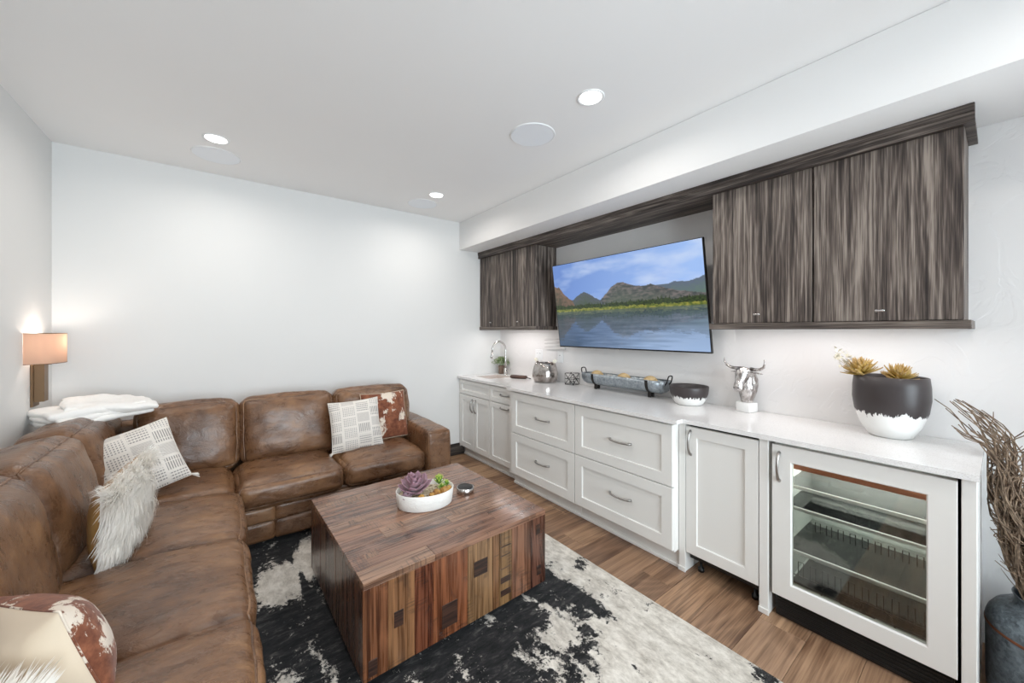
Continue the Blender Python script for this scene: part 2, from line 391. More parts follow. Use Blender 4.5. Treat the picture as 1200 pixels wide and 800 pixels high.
PULL_Y = pull_mesh(.17); PULL_Y_S = pull_mesh(.135); PULL_Z = pull_mesh(.14, 'Z')
def front(name, x, y0, y1, z0, z1, parent, pull=None, fw=.058):
    t = .02; c = Vector((x+t/2, (y0+y1)/2, (z0+z1)/2))
    d = link(name, shaker_mesh(y1-y0, z1-z0, t, fw), M['cab'], parent, c-wl(parent))
    link('panel', box_mesh(.008, y1-y0-2*fw-.004, z1-z0-2*fw-.004), M['cab'], d, (.004+.0005, 0, 0))
    if pull:
        me, py, pz = pull
        link('handle', me, M['nickel'], d, (-t/2, py-c.y, pz-c.z), label='brushed nickel bow handle')
    return d
TOP = .889
def toe(parent, x, y0, y1):
    bx('toe_kick', x, x+.018, y0, y1, .0005, .112, M['cab'], parent, .001)
    bx('shoe_strip', x-.012, x, y0, y1, .0005, .022, M['cab'], parent, .003)
# sink cabinet
XR, XD = 2.191, 2.123
sc = thing('sink_cabinet', 'white two-door cabinet under the sink, against the far wall', 'cabinet', (2.48, 3.535, 0))
bx('body', XR+.021, R-.002, 3.232, B-.002, .112, .70, M['cab'], sc)
bx('side_panel', XR+.021, R-.002, 3.832, B-.002, .70, TOP, M['cab'], sc)
bx('stretcher', XR+.021, XR+.06, 3.234, 3.832, .70, TOP, M['cab'], sc)
front('drawer_front', XR, 3.235, 3.842, .720, .878, sc, None, .045)
front('door', XR, 3.538, 3.842, .116, .712, sc, (PULL_Z, 3.566, .608))
front('door', XR, 3.235, 3.534, .116, .712, sc, (PULL_Z, 3.500, .608))
bx('filler_strip', XR+.004, XR+.021, 3.845, B-.002, .1, TOP, M['cab'], sc, .001)
toe(sc, 2.264, 3.232, B-.016)
pc = thing('pullout_cabinet', 'narrow white cabinet with one drawer and a pull-out door', 'cabinet', (2.48, 3.03, 0))
bx('body', XR+.021, R-.002, 2.826, 3.229, .112, TOP, M['cab'], pc)
front('drawer_front', XR, 2.828, 3.229, .720, .878, pc, (PULL_Y_S, 2.97, .803), .045)
front('door', XR, 2.828, 3.229, .116, .712, pc, (PULL_Y_S, 2.97, .676), .05)
toe(pc, 2.264, 2.826, 3.229)
for (y0, y1, lab) in ((1.984, 2.773, 'white two-drawer cabinet nearer the sink, behind the coffee table'), (1.196, 1.981, 'white two-drawer cabinet beside the filler post and single panelled door')):
    dc = thing('drawer_cabinet', lab, 'cabinet', (2.46, (y0+y1)/2, 0), group='wide drawer cabinets')
    yb1 = y1 if y1 < 2.5 else 2.823
    bx('body', XD+.021, R-.002, y0+.0005, yb1, .112, TOP, M['cab'], dc)
    for z0, z1, hz in ((.506, .875, .693), (.128, .500, .325)):
        front('drawer', XD, y0+.0015, y1-.0015, z0, z1, dc, (PULL_Y, (y0+y1)/2+ (-.03 if y1 > 2.5 else -.02), hz), .07)
    toe(dc, 2.205, y0+.0005, yb1)
def post(y0, y1, lab, x0=2.19):
    t = thing('filler_post', lab, 'cabinet post', (2.4, (y0+y1)/2, 0))
    bx('post', x0, R-.003, y0, y1, .0005, TOP, M['cab'], t, .002)
    bx('shoe_block', x0-.008, x0, y0-.004, y1+.002, .0005, .028, M['cab'], t, .002)
post(1.153, 1.194, 'slim white post between the drawers and the single panelled door')
post(.722, .764, 'slim white post beside the glass-fronted cooler')
ep = tag(bx('end_panel', 2.191, R-.003, .056, .094, .0005, TOP, M['cab'], None, .002), 'white end panel closing the worktop beside the floor vase', 'panel')
# panelled appliance
ap = thing('panelled_appliance', 'undercounter appliance behind a single white panelled door with upright handle', 'appliance', (2.48, .96, 0))
bx('body', 2.235, R-.02, .772, 1.146, .075, TOP-.004, M['black'], ap)
front('door', XR, .768, 1.150, .122, .872, ap, (PULL_Z, 1.122, .778), .062)
foot = MB().lathe([(.018, .0005), (.018, .02), (.008, .024), (.008, .08)], 14).mesh('foot')
for fx in (2.275, 2.70):
    for fy in (.81, 1.10): link('foot', foot, M['black'], ap, (fx-2.48, fy-.96, 0))

# ---- beverage cooler
bc = thing('beverage_cooler', 'undercounter beverage cooler with white framed glass door and empty shelves', 'cooler', (2.48, .405, 0))
CY0, CY1 = .103, .707
M['cavity'] = plain('cooler_liner', srgb(196, 200, 196), .4)
bx('grille', 2.232, 2.25, CY0+.01, CY1-.005, .004, .115, M['black'], bc, .001)
for i in range(5): bx('grille_slat', 2.226, 2.2315, CY0+.015, CY1-.01, .016+i*.018, .024+i*.018, M['black'], bc, .001)
m = MB(); x0, x1, y0, y1, z0, z1 = 2.226, 2.765, CY0+.004, CY1-.002, .118, .884
th = .028
m.box(x0, x1, y0, y0+th, z0, z1); m.box(x0, x1, y1-th, y1, z0, z1); m.box(x0, x1, y0+th, y1-th, z0, z0+th); m.box(x0, x1, y0+th, y1-th, z1-th, z1); m.box(x1-th, x1, y0+th, y1-th, z0+th, z1-th)
link('liner', m.mesh('liner', False), M['cavity'], bc, (-2.48, -.405, 0))
def rectring(yy0, yy1, zz0, zz1, x): return [(x, yy0, zz0), (x, yy1, zz0), (x, yy1, zz1), (x, yy0, zz1)]
GY0, GY1, GZ0, GZ1 = .178, .629, .196, .797
rs = [rectring(CY0, CY1, .124, .872, 2.219), rectring(CY0, CY1, .124, .872, 2.193), rectring(CY0+.002, CY1-.002, .126, .870, 2.191),
      rectring(GY0, GY1, GZ0, GZ1, 2.191), rectring(GY0+.005, GY1-.005, GZ0+.005, GZ1-.005, 2.199), rectring(GY0+.005, GY1-.005, GZ0+.005, GZ1-.005, 2.219)]
me = smooth_angle(MB().rings(rs, closed=True).mesh('door_frame', False), 10)
dr = link('door', me, M['cab'], bc, (-2.48, -.405, 0))
link('pane', box_mesh(.006, GY1-GY0-.01, GZ1-GZ0-.01), M['glass'], dr, (2.206, (GY0+GY1)/2, (GZ0+GZ1)/2), label='tinted glass pane')
link('handle', PULL_Z, M['nickel'], dr, (2.191, .676, .765), label='brushed nickel bow handle')
IY0, IY1 = y0+th+.003, y1-th-.003
M['shelfglass'] = glass_pane('shelf_glass', (.92, .93, .92, 1), .02)
M['shelftrim'] = plain('shelf_trim', srgb(222, 222, 218), .35)
M['walnut'] = plain('reddish_shelf_wood', srgb(140, 82, 56), .45)
for z in (.66, .555, .34):
    s_ = bx('shelf', 2.262, 2.72, IY0, IY1, z, z+.006, M['shelfglass'], bc, 0)
    bx('shelf_trim', 2.250, 2.262, IY0, IY1, z-.004, z+.012, M['shelftrim'], s_, .002)
bx('shelf_front', 2.285, 2.315, IY0, IY1, .742, .782, M['walnut'], bc, .002, label='reddish wooden shelf front')
bx('drawer_tray', 2.30, 2.68, IY0+.02, IY1-.02, .162, .172, M['shelfglass'], bc, 0)
m = MB()
for i in range(10):
    yy = IY0+.05+i*(IY1-IY0-.1)/9
    m.tube([(2.33, yy-.011, .19), (2.33, yy-.011, .262), (2.33, yy+.011, .262), (2.33, yy+.011, .19)], .0022, 6)
    m.tube([(2.62, yy-.011, .30), (2.62, yy-.011, .372), (2.62, yy+.011, .372), (2.62, yy+.011, .30)], .0022, 6)
m.tube([(2.33, IY0+.01, .19), (2.33, IY1-.01, .19)], .003, 6); m.tube([(2.62, IY0+.01, .30), (2.62, IY1-.01, .30)], .003, 6)
link('wire_rack', m.mesh('wire_rack'), M['blackmetal'], bc, (-2.48, -.405, 0))
m = MB(); m.tube([(2.275, .28, .17), (2.275, .29, .205), (2.275, .31, .222), (2.275, .50, .222), (2.275, .52, .205), (2.275, .53, .17)], .003, 6)
link('drawer_lip', m.mesh('drawer_lip'), M['blackmetal'], bc, (-2.48, -.405, 0))
area_light('cooler_fill', (2.46-2.48, 0, .853), (0, 0, 0), .30, .48, 7.0, (1, 1, .97), PI, 'RECTANGLE', bc)  # unseen fill light, added to brighten the cooler interior
bx('drawer_label', 2.268, 2.2705, .34, .46, .166, .184, M['black'], bc, .0005)

# ---- worktop with the sink cut out
SKX0, SKX1, SKY0, SKY1 = 2.315, 2.635, 3.40, 3.72
Z0 = ZC-.024
m = MB()
m.box(2.166, SKX0, 2.812, B-.0015, Z0, ZC); m.box(SKX1, R-.0015, 2.812, B-.0015, Z0, ZC)
m.box(SKX0, SKX1, 2.812, SKY0, Z0, ZC); m.box(SKX0, SKX1, SKY1, B-.0015, Z0, ZC)
m.box(2.098, R-.0015, 1.157, 2.812, Z0, ZC); m.box(2.166, R-.0015, .050, 1.157, Z0, ZC)
tag(link('worktop', m.mesh('worktop', False), M['quartz']), 'long white quartz worktop stepping forward over the drawers', 'worktop')
sk = thing('sink', 'small square undermount sink in the far end of the worktop', 'sink', ((SKX0+SKX1)/2, (SKY0+SKY1)/2, .72))
hx, hy = (SKX1-SKX0)/2-.001, (SKY1-SKY0)/2-.001
def rr(a, b, z): return [(-a, -b, z), (a, -b, z), (a, b, z), (-a, b, z)]
me = MB().rings([rr(hx, hy, .188), rr(hx, hy, .02), rr(hx-.02, hy-.02, .004), rr(.03, .03, 0)], False, True).mesh('basin', False)
link('basin', me, plain('pale_composite', srgb(214, 203, 196), .4), sk)
link('drain', MB().lathe([(.001, .006), (.026, .006), (.03, .002)], 20).mesh('drain'), M['nickel'], sk)

# ================================================================== wall cabinets
XV = 2.454; DZ0, DZ1 = 1.484, 2.304
cv = thing('cornice_board', 'long dark grey oak cornice under the white soffit', 'cornice', (2.6, 1.97, 2.275))
bx('cornice_face', XV, XV+.02, .069, B-.002, 2.304, HS-.001, M['oak_y'], cv, .001)
bx('cornice_bead', XV-.006, XV, .069, B-.002, 2.344, HS-.001, M['oak_y'], cv, .002)
bx('soffit_board', XV+.0205, R-.002, .069, B-.002, 2.306, 2.326, M['oak_y'], cv, .001)
knob = MB().lathe([(.0045, 0), (.004, .012), (.009, .016), (.010, .022), (.006, .027), (.0005, .028)], 16).mesh('pull_knob')
def tknob(parent, loc):
    k = MB(); k.tube([(0, 0, 0), (-.02, 0, 0)], .004, 8); k.tube([(-.022, -.019, 0), (-.022, -.013, 0), (-.022, 0, 0), (-.022, .013, 0), (-.022, .019, 0)], [.003, .0075, .0045, .0075, .003], 10)
    link('knob', k.mesh('knob'), M['steel'], parent, loc, label='small bright metal knob')
def wall_cab(y0, y1, label, split, lip0, lip1, right_side):
    t = thing('wall_cabinet', label, 'cabinet', (2.63, (y0+y1)/2, 1.446))
    bx('body', 2.502, R-.003, y0+.003, y1-.003, DZ0, 2.304, M['oak_z'], t, .001)
    for a, b in ((y0, split), (split, y1)):
        d = bx('door', 2.48, 2.4995, a+.004, b-.004, DZ0+.002, DZ1-.002, M['oak_z'], t, .001)
        tknob(d, (-.0098, 0, 1.533-(DZ0+DZ1)/2))
    bx('light_rail', 2.472, 2.49, lip0, lip1, 1.446, DZ0, M['oak_y'], t, .002)
    if right_side is not None:
        a, b = right_side
        bx('light_rail', 2.49, R-.003, a, b, 1.446, DZ0, M['oak_z'], t, .002)
    bx('bottom_board', 2.4905, R-.003, y0+.02, y1-.02, 1.468, 1.4835, M['oak_y'], t, 0)
    return t
wc1 = wall_cab(.095, 1.130, 'wide dark grey oak wall cabinet with two doors, nearest the viewer', .612, .078, 1.146, (.078, .0945))
wc2 = wall_cab(2.854, B-.004, 'small grey oak wall cabinet over the sink at the far wall', 3.353, 2.838, B-.004, (2.838, 2.8535))
# warm-white strips under both cabinets
g = G('led_strip'); g.set(color=WHT, ecol=(1, .93, .88, 1), estr=5.0); M['led'] = g.m
for t, y0, y1 in ((wc1, .15, 1.08), (wc2, 2.95, 3.66)):
    bx('light_strip', 2.56, 2.58, y0, y1, 1.460, 1.4675, M['led'], t, .001)
    c = Vector((2.57, (y0+y1)/2, 1.456)) - wl(t)
    area_light('strip_lamp', c, (0, 0, 0), .02, y1-y0, 1.7, (1, .94, .93), PI, 'RECTANGLE', t)

# ================================================================== television
tv = thing('television', 'large flat television tilted down, showing a mountain lake', 'television', (2.60, 1.94, 1.66))
TTL, TTR, TBR, TBL = [Vector(p) for p in ((2.535, 2.659, 2.062), (2.535, 1.216, 2.062), (2.655, 1.210, 1.281), (2.655, 2.672, 1.281))]
tvl = Vector(tv.location)
up = ((TTL-TBL)+(TTR-TBR)).normalized(); rt = ((TTR-TTL)+(TBR-TBL)).normalized(); nrm = rt.cross(up).normalized()   # toward the room
if nrm.x > 0: nrm = -nrm
def tvp(u, v, d=0.0):
    """u 0..1 from the left, v 0..1 from the top, d metres out of the screen"""
    p = (TTL*(1-u)+TTR*u)*(1-v) + (TBL*(1-u)+TBR*u)*v
    return p + nrm*d - tvl
m = MB()
m.add([tvp(0,0), tvp(1,0), tvp(1,1), tvp(0,1), tvp(0,0,-.022), tvp(1,0,-.022), tvp(1,1,-.022), tvp(0,1,-.022)], [(0,3,2,1),(4,5,6,7),(0,1,5,4),(1,2,6,5),(2,3,7,6),(3,0,4,7)])
link('casing', smooth_angle(m.mesh('casing', False), 10), M['black'], tv)
m = MB()
m.add([tvp(.1,.35,-.0225), tvp(.9,.35,-.0225), tvp(.9,.95,-.0225), tvp(.1,.95,-.0225), tvp(.12,.38,-.055), tvp(.88,.38,-.055), tvp(.88,.92,-.05), tvp(.12,.92,-.05)], [(0,3,2,1),(4,5,6,7),(0,1,5,4),(1,2,6,5),(2,3,7,6),(3,0,4,7)])
link('back_housing', smooth_angle(m.mesh('back_housing', False), 10), M['black'], tv)
def lerp_pts(u, pts):
    for (a, p), (b, q) in zip(pts, pts[1:]):
        if u <= b: return p+(q-p)*max(0, (u-a))/(b-a)
    return pts[-1][1]
def nz(x, y, z=0, o=4): return noise.fractal(Vector((x, y, z)), 1.0, 2.0, o)
def mixc(a, b, t): t = max(0, min(1, t)); return tuple(a[i]+(b[i]-a[i])*t for i in range(3))
def tv_colour(u, v):
    left = lerp_pts(u, [(0, .25), (.04, .27), (.09, .37), (.15, .45), (.2, .6), (1, .6)]) + .012*nz(u*30, 1)
    mid = lerp_pts(u, [(0, .6), (.11, .45), (.16, .43), (.21, .385), (.25, .355), (.29, .38), (.34, .43), (.40, .49), (.45, .6), (1, .6)]) + .010*nz(u*28, 5)
    main = lerp_pts(u, [(0, .7), (.36, .49), (.42, .40), (.47, .325), (.51, .293), (.55, .30), (.60, .335), (.66, .355), (.72, .345), (.77, .38), (.86, .43), (1, .47)]) + .008*nz(u*34, 9)
    far = lerp_pts(u, [(0, .9), (.6, .40), (.70, .365), (.80, .36), (.85, .345), (.92, .355), (.965, .335), (1, .315)]) + .007*nz(u*30, 13)
    tree = .505 + .02*nz(u*16, 20) - .045*max(0, nz(u*95, 23)) - (.03*max(0, u-.55)) - .03*max(0, .12-u)*4
    def sky(u, v):
        c = mixc((104, 138, 204), (158, 190, 242), u*1.1-.1+.3*v)
        cl = nz(u*3.2, v*6, 2)*.9 + .9*math.exp(-((u-.14)/.18)**2-((v-.13)/.12)**2) + .8*math.exp(-((u-.70)/.08)**2-((v-.29)/.06)**2) + .7*(u-.62)
        return mixc(c, (214, 224, 244), cl*.85)
    def land(u, v):
        c = sky(u, v)
        if v > far: c = mixc((92, 104, 122), (96, 118, 108), (v-far)*7+.3*nz(u*40, v*60))
        if v > main: c = mixc(mixc((122, 112, 112), (66, 72, 74), .5+1.2*nz(u*30, v*45, 3)), (84, 96, 84), (v-main)*4)
        if v > mid: c = mixc((84, 90, 98), (74, 88, 74), (v-mid)*6+.5*nz(u*40, v*40, 7))
        if v > left: c = mixc((122, 98, 84), (78, 74, 60), (v-left)*4+.8*nz(u*36, v*30, 4))
        if v > tree: c = mixc((34, 46, 34), (66, 82, 44), .5+nz(u*80, v*70, 1))
        lowt = .545+.012*nz(u*26, 40)-.016*max(0, nz(u*60, 44))
        if v > lowt: c = mixc((84, 100, 48), (150, 148, 70), .45+1.1*nz(u*60, v*50, 6)+(v-.55)*6)
        return c
    wl_ = .574
    if v < wl_: c = land(u, v)
    else:
        rv = wl_-(v-wl_)*.92; rip = .012*nz(u*14, v*150)*(1+3*(v-wl_))
        r = land(min(1, max(0, u+rip)), max(0, min(wl_-.001, rv+rip*2)))
        deep = mixc((74, 92, 112), (176, 202, 238), .25+1.5*(u-.30)*(v-.45)*2+.3*nz(u*5, v*40, 8))
        c = mixc(mixc(r, (52, 62, 72), .45), deep, .25+1.2*(v-wl_))
    return c
NU, NV = 300, 168
m = MB(); m.grid(lambda a, b: tvp(.004+a*.992, .006+b*.980, .0008), NU, NV)
me = m.mesh('screen')
ca = me.color_attributes.new('picture', 'FLOAT_COLOR', 'POINT')
vals = []
for i in range(NU+1):
    for j in range(NV+1):
        c = tv_colour(i/NU, j/NV); vals += srgb(*[max(0, min(255, q)) for q in c])
ca.data.foreach_set('color', vals)
g = G('tv_screen'); g.set(color=srgb(6, 6, 8), rough=.12, spec=.5, ecol=g.nd('ShaderNodeAttribute', {'attribute_name': 'picture'}).outputs['Color'], estr=1.0)
link('screen', me, g.m, tv)
p = tvp(.47, 1, .0); link('sensor_bar', MB().add([p+Vector(q) for q in ((0,-.02,0),(0,.02,0),(0,.014,-.008),(0,-.014,-.008),(.012,-.02,0),(.012,.02,0),(.012,.014,-.008),(.012,-.014,-.008))], [(0,1,2,3),(7,6,5,4),(0,4,5,1),(1,5,6,2),(2,6,7,3),(3,7,4,0)]).mesh('sensor_bar', False), M['steel'], tv)
bx('wall_bracket', R-.03, R-.003, 1.72, 2.16, 1.52, 1.86, M['black'], tv)
m = MB(); m.tube([(R-.03-2.60, 0, .02), (2.66-2.60, 0, .05)], .018, 10); m.tube([(R-.03-2.60, .12, .02), (2.66-2.60, .12, .05)], .018, 10); m.tube([(R-.03-2.60, -.12, .02), (2.66-2.60, -.12, .05)], .018, 10)
link('bracket_arm', m.mesh('bracket_arm'), M['black'], tv)

# ================================================================== sectional sofa
def cushion_pos(t, half, r, crown, wr, seed):
    p = Vector((t[0]*half[0], t[1]*half[1], t[2]*half[2]))
    q = Vector([max(-(half[i]-r), min(half[i]-r, p[i])) for i in range(3)])
    d = p-q
    if d.length > 1e-9: p = q + d.normalized()*r
    a, b, c = t
    p.x += (1 if a > 0 else -1)*crown[0]*abs(a)**3*(1-b**4)*(1-c**4)
    p.y += (1 if b > 0 else -1)*crown[1]*abs(b)**3*(1-a**4)*(1-c**4)
    p.z += (1 if c > 0 else -1)*crown[2]*abs(c)**3*(1-a**4)*(1-b**4)
    if wr:
        n = noise.fractal(p*5.0+Vector((seed*3.1, seed*1.7, seed)), .9, 2.1, 4)
        nrm_ = Vector((a**5, b**5, c**5))
        if nrm_.length > 1e-6: p += nrm_.normalized()*n*wr
    return p
def cushion_mesh(size, r, crown, wr=.006, seed=0, n=22, name='cushion'):
    half = [s/2 for s in size]; idx = {}; V = []; Fs = []
    sp = [math.sin(PI/2*(-1+2*i/n)) for i in range(n+1)]
    def vid(t):
        k = tuple(round(x, 5) for x in t)
        if k not in idx: idx[k] = len(V); V.append(cushion_pos(t, half, r, crown, wr, seed))
        return idx[k]
    for ax in range(3):
        for sg in (-1, 1):
            for i in range(n):
                for j in range(n):
                    q = []
                    for a, b in ((i, j), (i+1, j), (i+1, j+1), (i, j+1)):
                        t = [0, 0, 0]; t[ax] = sg; t[(ax+1) % 3] = sp[a]; t[(ax+2) % 3] = sp[b]; q.append(vid(t))
                    Fs.append(tuple(q if sg > 0 else q[::-1]))
    m = MB(); m.v = [tuple(v) for v in V]; m.f = Fs
    return m.mesh(name)
def piping_loop(size, r, crown, wr, seed, axis, sg):
    """welt round one face of a cushion"""
    half = [s/2 for s in size]; pts = []
    a1, a2 = (axis+1) % 3, (axis+2) % 3
    e = 16
    path = [(-1+2*i/e, -1) for i in range(e)] + [(1, -1+2*i/e) for i in range(e)] + [(1-2*i/e, 1) for i in range(e)] + [(-1, 1-2*i/e) for i in range(e)]
    for u, v in path:
        t = [0, 0, 0]; t[axis] = sg; t[a1] = u; t[a2] = v
        pts.append(cushion_pos(t, half, r, crown, wr, seed))
    return MB().tube(pts, .0052, 6, closed=True).mesh('piping')
sofa = thing('sectional_sofa', 'large brown leather L-shaped sectional sofa along two walls', 'sofa', (.1, 3.3, 0))
SO = Vector(sofa.location)
lea = M['leather']
def cush(name, size, loc, rot, r, crown, seed, wr=.006, pip=(), n=22):
    o = link(name, cushion_mesh(size, r, crown, wr, seed, n, name), lea, sofa, Vector(loc)-SO, rot)
    for ax, sg in pip: link('piping', piping_loop(size, r, crown, wr, seed, ax, sg), lea, o)
    return o
def slab(name, x0, x1, y0, y1, z0, z1, r=.018, wr=.002, crown=(.004, .004, .004), seed=1, n=12):
    return cush(name, (x1-x0, y1-y0, z1-z0), ((x0+x1)/2, (y0+y1)/2, (z0+z1)/2), (0, 0, 0), r, crown, seed, wr, n=n)
# frame
slab('base_frame', .06, 1.36, 2.975, 3.84, .055, .30, seed=2)
slab('base_frame', -.88, .06, .93, 3.84, .055, .30, seed=3)
for a, b in ((.09, .28), (.285, .86), (.865, 1.34)):
    slab('base_rail', a, b, 2.948, 2.99, .180, .275, .012, seed=int(a*50)); slab('base_rail', a, b, 2.953, 2.99, .058, .176, .012, seed=int(a*70))
for a, b in ((.95, 1.60), (1.605, 2.26), (2.265, 2.94)):
    slab('base_rail', .03, .072, a, b, .180, .275, .012, seed=int(a*50)); slab('base_rail', .03, .068, a, b, .058, .176, .012, seed=int(a*70))
slab('back_frame', -.86, 1.50, 3.70, 3.845, .06, .80, .04, seed=5, n=18)
slab('back_frame', -.885, -.74, .80, 3.72, .06, .80, .04, seed=6, n=18)
slab('corner_block', -.86, -.55, 3.42, 3.80, .40, .845, .05, seed=7)
for fx, fy in ((.14, 3.02), (1.30, 3.02), (1.30, 3.76), (-.82, 3.76), (-.82, 1.0), (.0, 1.0), (.0, 2.3)):
    bx('foot', fx-.03, fx+.03, fy-.03, fy+.03, .0125, .06, M['blackmetal'], sofa, .003)
# arms
cush('arm', (.215, .945, .55), (1.452, 3.355, .327), (0, 0, 0), .030, (.006, .006, .010), 11, .005, ((1, -1),))
cush('arm', (.99, .215, .55), (-.38, .825, .327), (0, 0, 0), .030, (.006, .006, .010), 12, .005, ((0, 1),))
# seats
SZ0, SZ1 = .283, .457
def seat(x0, x1, y0, y1, seed, pip, dz=0.0):
    cush('seat_cushion', (x1-x0-.010, y1-y0-.014, SZ1-SZ0), ((x0+x1)/2, (y0+y1)/2, (SZ0+SZ1)/2+dz), (0, 0, 0), .056, (.010, .016, .040), seed, .010, pip, 28)
seat(.068, .713, 2.905, 3.48, 21, ((1, -1),)); seat(.713, 1.348, 2.905, 3.48, 22, ((1, -1),))
seat(-.56, .064, 2.872, 3.48, 23, ())
seat(-.58, .098, 2.225, 2.870, 24, ((0, 1), (1, 1)), .006); seat(-.58, .098, 1.58, 2.225, 25, ((0, 1), (1, 1)), .014); seat(-.58, .098, .935, 1.58, 26, ((0, 1), (1, 1)), .022)
# backs
TL = math.radians(11)
def back_y(x0, x1, seed):
    cush('back_cushion', (x1-x0-.006, .25, .50), ((x0+x1)/2, 3.545, .665), (-TL, 0, 0), .066, (.008, .055, .018), seed, .013, ((1, -1),), 26)
back_y(-.46, .110, 31); back_y(.110, .758, 32); back_y(.758, 1.42, 33)
def back_x(y0, y1, seed):
    cush('back_cushion', (.25, y1-y0-.006, .50), (-.66, (y0+y1)/2, .662), (0, -TL, 0), .066, (.055, .008, .018), seed, .013, ((0, 1),), 26)
back_x(2.86, 3.40, 34); back_x(2.222, 2.858, 35); back_x(1.578, 2.220, 36); back_x(.937, 1.576, 37)

# ================================================================== rug
RX0, RX1, RY0, RY1 = -.28, 1.813, .545, 3.30
def rug_tone(x, y):
    """0 black pile, 1 cream pile: the big shapes of the woven print"""
    t = .19
    def blob(cx, cy, rx, ry, a, ang=0.0):
        dx, dy = x-cx, y-cy; c_, s_ = math.cos(ang), math.sin(ang)
        u, v = (dx*c_+dy*s_)/rx, (-dx*s_+dy*c_)/ry
        return a*math.exp(-(u*u+v*v)**2)
    t += 1.0/(1+math.exp(-(x-1.50-.06*math.sin(y*5))*26))*.70            # cream right border
    t += blob(1.45, .86, .20, .34, .75)                                  # cream, near right
    t += blob(.27, 2.50, .135, .22, .85); t += blob(.47, 2.66, .12, .26, .85)
    t -= blob(.36, 2.52, .018, .6, .7, .08)
    t += blob(1.27, 1.27, .085, .10, .62)                                # medallion
    t += blob(1.10, 1.22, .05, .16, .40, .5); t += blob(1.33, 1.45, .018, .34, .5, .35); t += blob(1.20, 1.22, .014, .26, .5, .1)
    t += blob(.34, 1.80, .02, .12, .45, .2); t += blob(.20, 1.75, .06, .07, .36)
    t += blob(1.18, .95, .13, .12, .42)
    t -= blob(1.52, 1.40, .035, .38, .72, .10); t -= blob(1.46, .95, .012, .38, .5, -.12); t -= blob(1.38, .90, .010, .30, .45, -.2)
    t -= blob(1.74, 1.58, .10, .035, .50, .5); t -= blob(1.68, .80, .02, .10, .5, .6); t -= blob(1.78, .60, .06, .05, .55)
    return t
m = MB(); nu, nv = 84, 110
def rp(a, b):
    e = min(a, 1-a, b, 1-b)
    return (RX0+(RX1-RX0)*a, RY0+(RY1-RY0)*b, .012 if e > 1e-6 else .006)
m.grid(rp, nu, nv)
n0 = len(m.v)
m.add([(RX0, RY0, .0008), (RX1, RY0, .0008), (RX1, RY1, .0008), (RX0, RY1, .0008), (RX0, RY0, .006), (RX1, RY0, .006), (RX1, RY1, .006), (RX0, RY1, .006)],
      [(0,3,2,1),(0,1,5,4),(1,2,6,5),(2,3,7,6),(3,0,4,7)])
me = m.mesh('rug'); at_ = me.attributes.new('tone', 'FLOAT', 'POINT')
at_.data.foreach_set('value', [rug_tone(v[0], v[1]) for v in m.v])
tag(link('area_rug', me, rug_mat()), 'distressed black and cream rug under the coffee table', 'rug')

# ================================================================== coffee table
ct = thing('coffee_table', 'square block coffee table clad in glossy reclaimed brown boards', 'coffee table', (.917, 2.007, .012), math.radians(1.3))
hx, hy, zt, zb = .492, .476, .438, .044
th = .028
link('core', box_mesh(2*hx-.03, 2*hy-.03, zt-zb-.03), M['black'], ct, (0, 0, (zt+zb)/2))
link('plinth', box_mesh(2*hx-.10, 2*hy-.10, zb+.02), M['black'], ct, (0, 0, (zb+.02)/2+.0006))
xs = [-hx, -.392, -.276, -.189, -.012, .133, .174, .254, .383, hx]
rng = random.Random(5)
FRONT = [(134, 88, 60), (142, 102, 70), (122, 72, 50), (142, 88, 58), (138, 106, 74), (126, 90, 60), (140, 108, 72), (140, 98, 74), (104, 68, 54)]
for (a, b), cc in zip(zip(xs, xs[1:]), FRONT):
    d = rng.uniform(0, .0016)
    link('front_board', box_mesh(b-a-.0008, th, zt-zb-th, .0016), M['tab_z'], ct, ((a+b)/2, -hy+th/2+d, zb+(zt-zb-th)/2)).color = srgb(*cc)
    link('back_board', box_mesh(b-a-.0008, th, zt-zb-th, .0016), M['tab_z'], ct, (-(a+b)/2, hy-th/2-d, zb+(zt-zb-th)/2)).color = srgb(*cc)
ys = [-hy+th, -.37, -.26, -.19, -.07, .03, .12, .24, .33, hy-th]
for a, b in zip(ys, ys[1:]):
    d = rng.uniform(0, .0016)
    for sg in (-1, 1):
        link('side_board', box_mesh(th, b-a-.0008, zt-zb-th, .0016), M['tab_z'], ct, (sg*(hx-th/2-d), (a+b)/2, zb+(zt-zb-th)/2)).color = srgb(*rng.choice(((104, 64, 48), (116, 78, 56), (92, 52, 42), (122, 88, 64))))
yt = [-hy, -.385, -.28, -.205, -.10, .0, .085, .19, .275, .37, hy]
for i, (a, b) in enumerate(zip(yt, yt[1:])):
    cuts = [-hx] + sorted([(-.18, .22, .02, -.30, .30, .10, -.08, .26, -.22, .05)[i]]) + [hx]
    for c0, c1 in zip(cuts, cuts[1:]):
        link('top_board', box_mesh(c1-c0-.0008, b-a-.0008, th, .0014), M['tab_x'], ct, ((c0+c1)/2, (a+b)/2, zt-th/2-rng.uniform(0, .0010))).color = srgb(*rng.choice(((160, 124, 102), (152, 114, 93), (166, 131, 107), (148, 114, 96), (158, 118, 94))))  # top boards paler than the rest: sheen put into their colour
g = G('charred_inlay'); v = g.coords('Object', (6, 6, 170), 4)
g.set(color=g.ramp(g.noise(v, 1, 3, .6), [(.40, srgb(30, 20, 18)), (.62, srgb(74, 48, 36))]), rough=.4, coat=.2); M['inlay'] = g.m
g = G('charred_inlay_top'); v = g.coords('Object', (150, 10, 6), 4)
g.set(color=g.ramp(g.noise(v, 1, 3, .6), [(.42, srgb(80, 60, 50)), (.52, srgb(150, 116, 94))]), rough=.35, coat=.2); M['inlay_t'] = g.m
